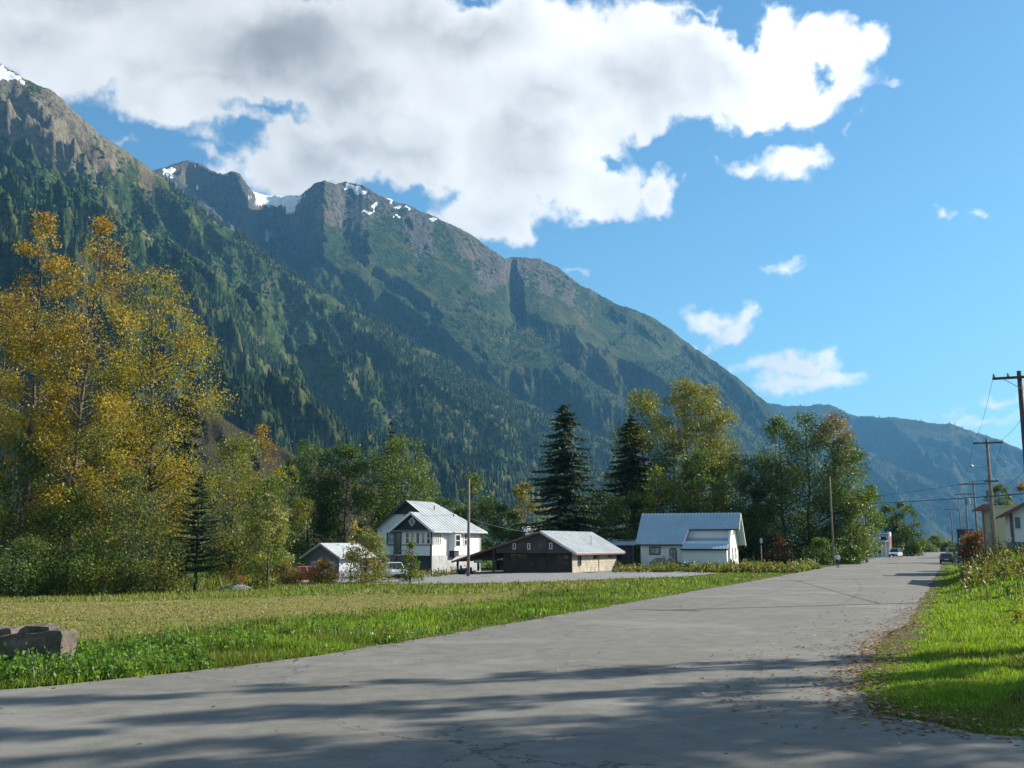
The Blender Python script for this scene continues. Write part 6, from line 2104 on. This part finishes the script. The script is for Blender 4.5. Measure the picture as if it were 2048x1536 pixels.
car('parked_car', 'dark teal car in the weeds under the cottage windows', 'car', (x, y, ground_z(x, y) - 0.05), 0.2, paint('teal_paint', (0.03, 0.11, 0.11)), HATCH, HATCH_R, 4.1, 1.7)

# grey flat trailer next to the red car
x, y = (598 - CX) / FPX * 91, 91.0
t = empty('trailer', (x, y, ground_z(x, y)), 0.2)
tag(t, 'grey box trailer with a tilted lid left of the red car', 'trailer')
MB().box(-0.95, 0.95, -0.7, 0.7, 0.5, 0.62).build('bed', M_METAL, t)
MB().hexa([(-0.9, -0.68, 0.62), (0.9, -0.68, 0.62), (0.9, 0.68, 0.62), (-0.9, 0.68, 0.62), (-0.9, -0.68, 1.0), (0.9, -0.68, 1.12), (0.9, 0.68, 1.12), (-0.9, 0.68, 1.0)]).build('box', M_GREYWOOD, t)
MB().bar((-0.92, 0, 1.04), (1.0, 0, 1.22), 1.42, 0.05).build('lid', M_GARAGE, t)
for sy in (-1, 1):
    w = MB().lathe([(0.16, -0.08), (0.28, -0.08), (0.3, 0), (0.28, 0.08), (0.16, 0.08)], (0, 0, 0), 14).build('wheel', M_BLACK, t)
    w.rotation_euler = (math.pi / 2, 0, 0)
    w.location = (0, sy * 0.8, 0.3)
    MB().lathe([(0, 0.05), (0.16, 0.06), (0.16, -0.06), (0, -0.05)], (0, 0, 0), 10).build('rim', M_METAL, w)
MB().bar((-0.95, 0, 0.55), (-2.0, 0, 0.45), 0.08, 0.08).build('drawbar', M_METAL, t)

# ------------------------------------------------------------------ person walking away along the left road edge
def person():
    x, y = from_sl(4.6, 0)
    p = gpt(1676, 1137)
    o = empty('person', (p.x, p.y, 0.04), -math.atan2(TX, TY))
    tag(o, 'person in a pale shirt and dark trousers walking away along the road edge', 'person')
    # joints: x right, y forward, z up
    J = [('pelvis', (0, 0, .93), .125), ('waist', (0, .01, 1.08), .115), ('chest', (0, .03, 1.28), .145), ('neck0', (0, .04, 1.42), .07), ('neck', (0, .05, 1.49), .052), ('head', (0, .07, 1.58), .085), ('crown', (0, .07, 1.68), .075),
         ('hipL', (-.09, 0, .88), .095), ('kneeL', (-.10, .14, .50), .062), ('ankL', (-.10, .06, .10), .042), ('toeL', (-.11, .20, .045), .038),
         ('hipR', (.09, 0, .88), .095), ('kneeR', (.10, -.02, .48), .062), ('ankR', (.09, -.26, .16), .042), ('toeR', (.09, -.20, .04), .036),
         ('shL', (-.18, .02, 1.38), .07), ('elL', (-.25, -.06, 1.12), .048), ('wrL', (-.24, .06, .90), .034), ('haL', (-.235, .10, .82), .034),
         ('shR', (.18, .02, 1.38), .07), ('elR', (.25, -.02, 1.12), .048), ('wrR', (.24, -.10, .90), .034), ('haR', (.235, -.11, .82), .034)]
    idx = {j[0]: i for i, j in enumerate(J)}
    E = [('pelvis', 'waist'), ('waist', 'chest'), ('chest', 'neck0'), ('neck0', 'neck'), ('neck', 'head'), ('head', 'crown'),
         ('pelvis', 'hipL'), ('hipL', 'kneeL'), ('kneeL', 'ankL'), ('ankL', 'toeL'), ('pelvis', 'hipR'), ('hipR', 'kneeR'), ('kneeR', 'ankR'), ('ankR', 'toeR'),
         ('chest', 'shL'), ('shL', 'elL'), ('elL', 'wrL'), ('wrL', 'haL'), ('chest', 'shR'), ('shR', 'elR'), ('elR', 'wrR'), ('wrR', 'haR')]
    me = bpy.data.meshes.new('body_skeleton')
    me.from_pydata([j[1] for j in J], [(idx[a], idx[b]) for a, b in E], [])
    tmp = bpy.data.objects.new('body', me)
    COL.objects.link(tmp)
    sk = tmp.modifiers.new('skin', 'SKIN')
    for i, j in enumerate(J):
        v = me.skin_vertices[0].data[i]
        v.radius = (j[2], j[2])
        v.use_root = (i == 0)
    sub = tmp.modifiers.new('sub', 'SUBSURF')
    sub.levels = sub.render_levels = 2
    dg = bpy.context.evaluated_depsgraph_get()
    m2 = bpy.data.meshes.new_from_object(tmp.evaluated_get(dg))
    bpy.data.objects.remove(tmp)
    m2.materials.clear()
    shirt, trous = plain('pale_shirt', (0.62, 0.64, 0.68), 0.9, 0.12), plain('dark_trousers', (0.02, 0.022, 0.03), 0.9, 0.2)
    for m in (M_SKIN, shirt, trous, M_BLACK):
        m2.materials.append(m)
    for p_ in m2.polygons:
        c = p_.center
        arm = abs(c.x) > 0.17 and c.z > 0.7
        if c.z < 0.09:
            k = 3
        elif c.z < 0.97 and not arm:
            k = 2
        elif c.z < 1.46 and not (arm and c.z < 1.02):
            k = 1
        else:
            k = 0
        p_.material_index = k
        p_.use_smooth = True
    b = bpy.data.objects.new('body', m2)
    COL.objects.link(b)
    b.parent = o
    MB().lathe([(0.0, 0.17), (0.06, 0.16), (0.095, 0.10), (0.102, 0.02), (0.085, -0.05), (0.05, -0.08)], (0, 0.055, 1.575), 12).build('hair', M_BROWN, b, smooth=True)
    # fingers: five short chains on each hand
    for sx, base in ((-1, Vector((-.235, .10, .80))), (1, Vector((.235, -.11, .80)))):
        f = MB()
        for i in range(4):
            q = base + Vector((0, 0.026 - i * 0.017, 0))
            f.tube([q, q + Vector((-sx * 0.006, 0.004, -0.045)), q + Vector((-sx * 0.016, 0.010, -0.075 + 0.008 * abs(i - 1)))], [0.009, 0.0085, 0.007], 5)
        q = base + Vector((-sx * 0.012, 0.035, 0.03))
        f.tube([q, q + Vector((-sx * 0.012, 0.018, -0.03)), q + Vector((-sx * 0.014, 0.02, -0.055))], [0.010, 0.009, 0.007], 5)
        tag(f.build('fingers', M_SKIN, b), kind='stuff')


person()


# ------------------------------------------------------------------ concrete blocks at the left edge
def rough_block(name, label, poly, y0, y1, seed, cuts=5):
    """poly: outline in x, z; extruded in y and roughened"""
    bm = bmesh.new()
    a = [bm.verts.new((x, y0, z)) for x, z in poly]
    b = [bm.verts.new((x, y1, z)) for x, z in poly]
    n = len(poly)
    bm.faces.new(a)
    bm.faces.new(b[::-1])
    for i in range(n):
        bm.faces.new((a[i], b[i], b[(i + 1) % n], a[(i + 1) % n]))
    bmesh.ops.recalc_face_normals(bm, faces=bm.faces)
    bmesh.ops.triangulate(bm, faces=bm.faces[:])
    for _ in range(3):
        bmesh.ops.subdivide_edges(bm, edges=[e for e in bm.edges if e.calc_length() > 0.16], cuts=1)
        bmesh.ops.triangulate(bm, faces=bm.faces[:])
    for v in bm.verts:
        x, y, z = v.co
        nn = float(fbm(np.array([x * 2.1 + y]), np.array([z * 2.1 - y * 0.7]), 4, seed)[0])
        n2 = float(fbm(np.array([x * 5 + z * 2]), np.array([y * 5 + z * 3]), 3, seed + 3)[0])
        v.co += Vector((0.02 * n2, 0.035 * nn, 0.03 * n2))
    me = bpy.data.meshes.new(name)
    bm.to_mesh(me)
    bm.free()
    me.materials.append(M_CONC)
    o = bpy.data.objects.new(name, me)
    COL.objects.link(o)
    return tag(o, label, 'concrete block', 'broken concrete blocks by the verge')


def blocks():
    d = 22.6
    k = d / FPX
    X = lambda px: (px - CX) * k
    Zp = lambda py: CAM_H - (py - HORIZON) * k
    rough_block('concrete_block', 'mossy broken concrete block with a square notch at its end', [(X(9), -0.1), (X(146), -0.1), (X(148), Zp(1264)), (X(143), Zp(1258)), (X(122), Zp(1256)), (X(60), Zp(1263)), (X(9), Zp(1268))], d, d + 0.75, 701)
    rough_block('concrete_slab', 'chipped concrete lump lying on top of the notched block', [(X(52), Zp(1266)), (X(118), Zp(1262)), (X(114), Zp(1248)), (X(100), Zp(1245)), (X(70), Zp(1247)), (X(56), Zp(1254))], d + 0.18, d + 0.7, 711)
    rough_block('concrete_block', 'darker concrete block running out of the left edge', [(X(-170), -0.1), (X(3), -0.1), (X(6), Zp(1270)), (X(-20), Zp(1266)), (X(-170), Zp(1262))], d + 0.1, d + 0.9, 721)
    rough_block('concrete_slab', 'flat broken slab on the darker block at the left edge', [(X(-120), Zp(1266)), (X(36), Zp(1268)), (X(34), Zp(1254)), (X(-40), Zp(1252)), (X(-118), Zp(1255))], d + 0.3, d + 1.0, 731)


blocks()
o = rough_block('concrete_barrier', 'pale square concrete block beside the dark hatchback', [(0, 0), (2.6, 0), (2.6, 1.15), (0, 1.2)], 0, 0.9, 741)
_p = ((1898 - CX) / FPX * 150, 150.0)
o.location = (_p[0], _p[1], 0.0)
o.data.materials.clear()
o.data.materials.append(M_CONC_P)


# ------------------------------------------------------------------ gravel heap, sign, tyre, stump and other small things
def gravel_heap():
    rg = np.random.default_rng(811)
    x, y = (485 - CX) / FPX * 74, 74.0
    n, m = 28, 10
    a = np.linspace(0, 2 * math.pi, n, endpoint=False)
    r = np.linspace(0, 1, m)
    A, R_ = np.meshgrid(a, r, indexing='ij')
    z = 0.5 * (1 - R_ ** 1.3) + 0.05 * fbm(np.cos(A) * R_ * 3, np.sin(A) * R_ * 3, 3, 812) - 0.06
    V = np.stack([(1.5 * R_ * np.cos(A)).ravel(), (0.9 * R_ * np.sin(A)).ravel(), z.ravel()], 1)
    F = []
    for i in range(n):
        for j in range(m - 1):
            i2 = (i + 1) % n
            F.append((i * m + j, i * m + j + 1, i2 * m + j + 1, i2 * m + j))
    o = np_mesh('gravel_heap', V, np.array(F), M_GRAVEL, loc=(x, y, ground_z(x, y)))
    tag(o, 'small grey heap of gravel at the back of the dry field', 'gravel heap')


gravel_heap()
x, y = (1516 - CX) / FPX * 120, 120.0
s = empty('sign_post', (x, y, ground_z(x, y)), 0.3)
tag(s, 'white oval sign on a thin post beside the cottage gable', 'sign')
MB().tube([(0, 0, 0), (0, 0, 2.6)], 0.04, 8).build('post', M_METAL, s)
MB().tube([(0, -0.06, 2.85), (0, -0.02, 2.85)], [0.30, 0.30], 16).build('panel', M_GARAGE, s).scale = (0.6, 1, 1.1)
x, y = (862 - CX) / FPX * 116.5, 116.5
ty = MB().lathe([(0.18, -0.1), (0.32, -0.1), (0.35, 0), (0.32, 0.1), (0.18, 0.1), (0.18, -0.1)], (0, 0, 0), 18).build('tyre', M_BLACK, None)
ty.location = (x, y, ground_z(x, y) + 0.32)
ty.rotation_euler = (math.pi / 2 - 0.15, 0, 0.5)
tag(ty, 'old black tyre leaning by the porch corner of the two-storey house', 'tyre')
x, y = (932 - CX) / FPX * 112, 112.0
b = empty('barbecue', (x, y, ground_z(x, y)), 0.4)
tag(b, 'dark garden tractor standing under the carport edge', 'tractor')
MB().hexa([(-0.7, -0.3, 0.35), (0.75, -0.25, 0.35), (0.75, 0.25, 0.35), (-0.7, 0.3, 0.35), (-0.7, -0.28, 0.6), (0.7, -0.22, 0.8), (0.7, 0.22, 0.8), (-0.7, 0.28, 0.6)]).build('body', M_DARK, b)
MB().box(-0.5, -0.1, -0.22, 0.22, 0.6, 0.7).box(-0.55, -0.47, -0.22, 0.22, 0.6, 1.0).build('seat', M_BLACK, b)
MB().bar((0.15, 0, 0.7), (-0.02, 0, 1.0), 0.04, 0.04).box(-0.06, 0.02, -0.17, 0.17, 0.99, 1.03).build('steering_wheel', M_BLACK, b)
for (wx, r) in ((-0.45, 0.32), (0.55, 0.2)):
    for sy in (-1, 1):
        w = MB().lathe([(0.0, -0.1), (r * 0.9, -0.1), (r, 0), (r * 0.9, 0.1), (0.0, 0.1)], (0, 0, 0), 14).build('wheel', M_BLACK, b)
        w.rotation_euler = (math.pi / 2, 0, 0)
        w.location = (wx, sy * 0.42, r)
b.name = 'garden_tractor'
x, y = (900 + 164 * 0.2 - CX) / FPX * 0 + (925 + 32 - CX) / FPX * 118, 118.0
sg = MB().box(-0.55, 0.55, -0.02, 0.02, -0.18, 0.18).build('sign_board', plain('green_white_sign', (0.35, 0.62, 0.50), 0.5, 0.5, 4.0), None)
sg.location = (x, y, ground_z(x, y) + 1.35)
sg.rotation_euler = (0, 0, -0.49)
tag(sg, 'pale green board hanging in the shade of the carport', 'board')
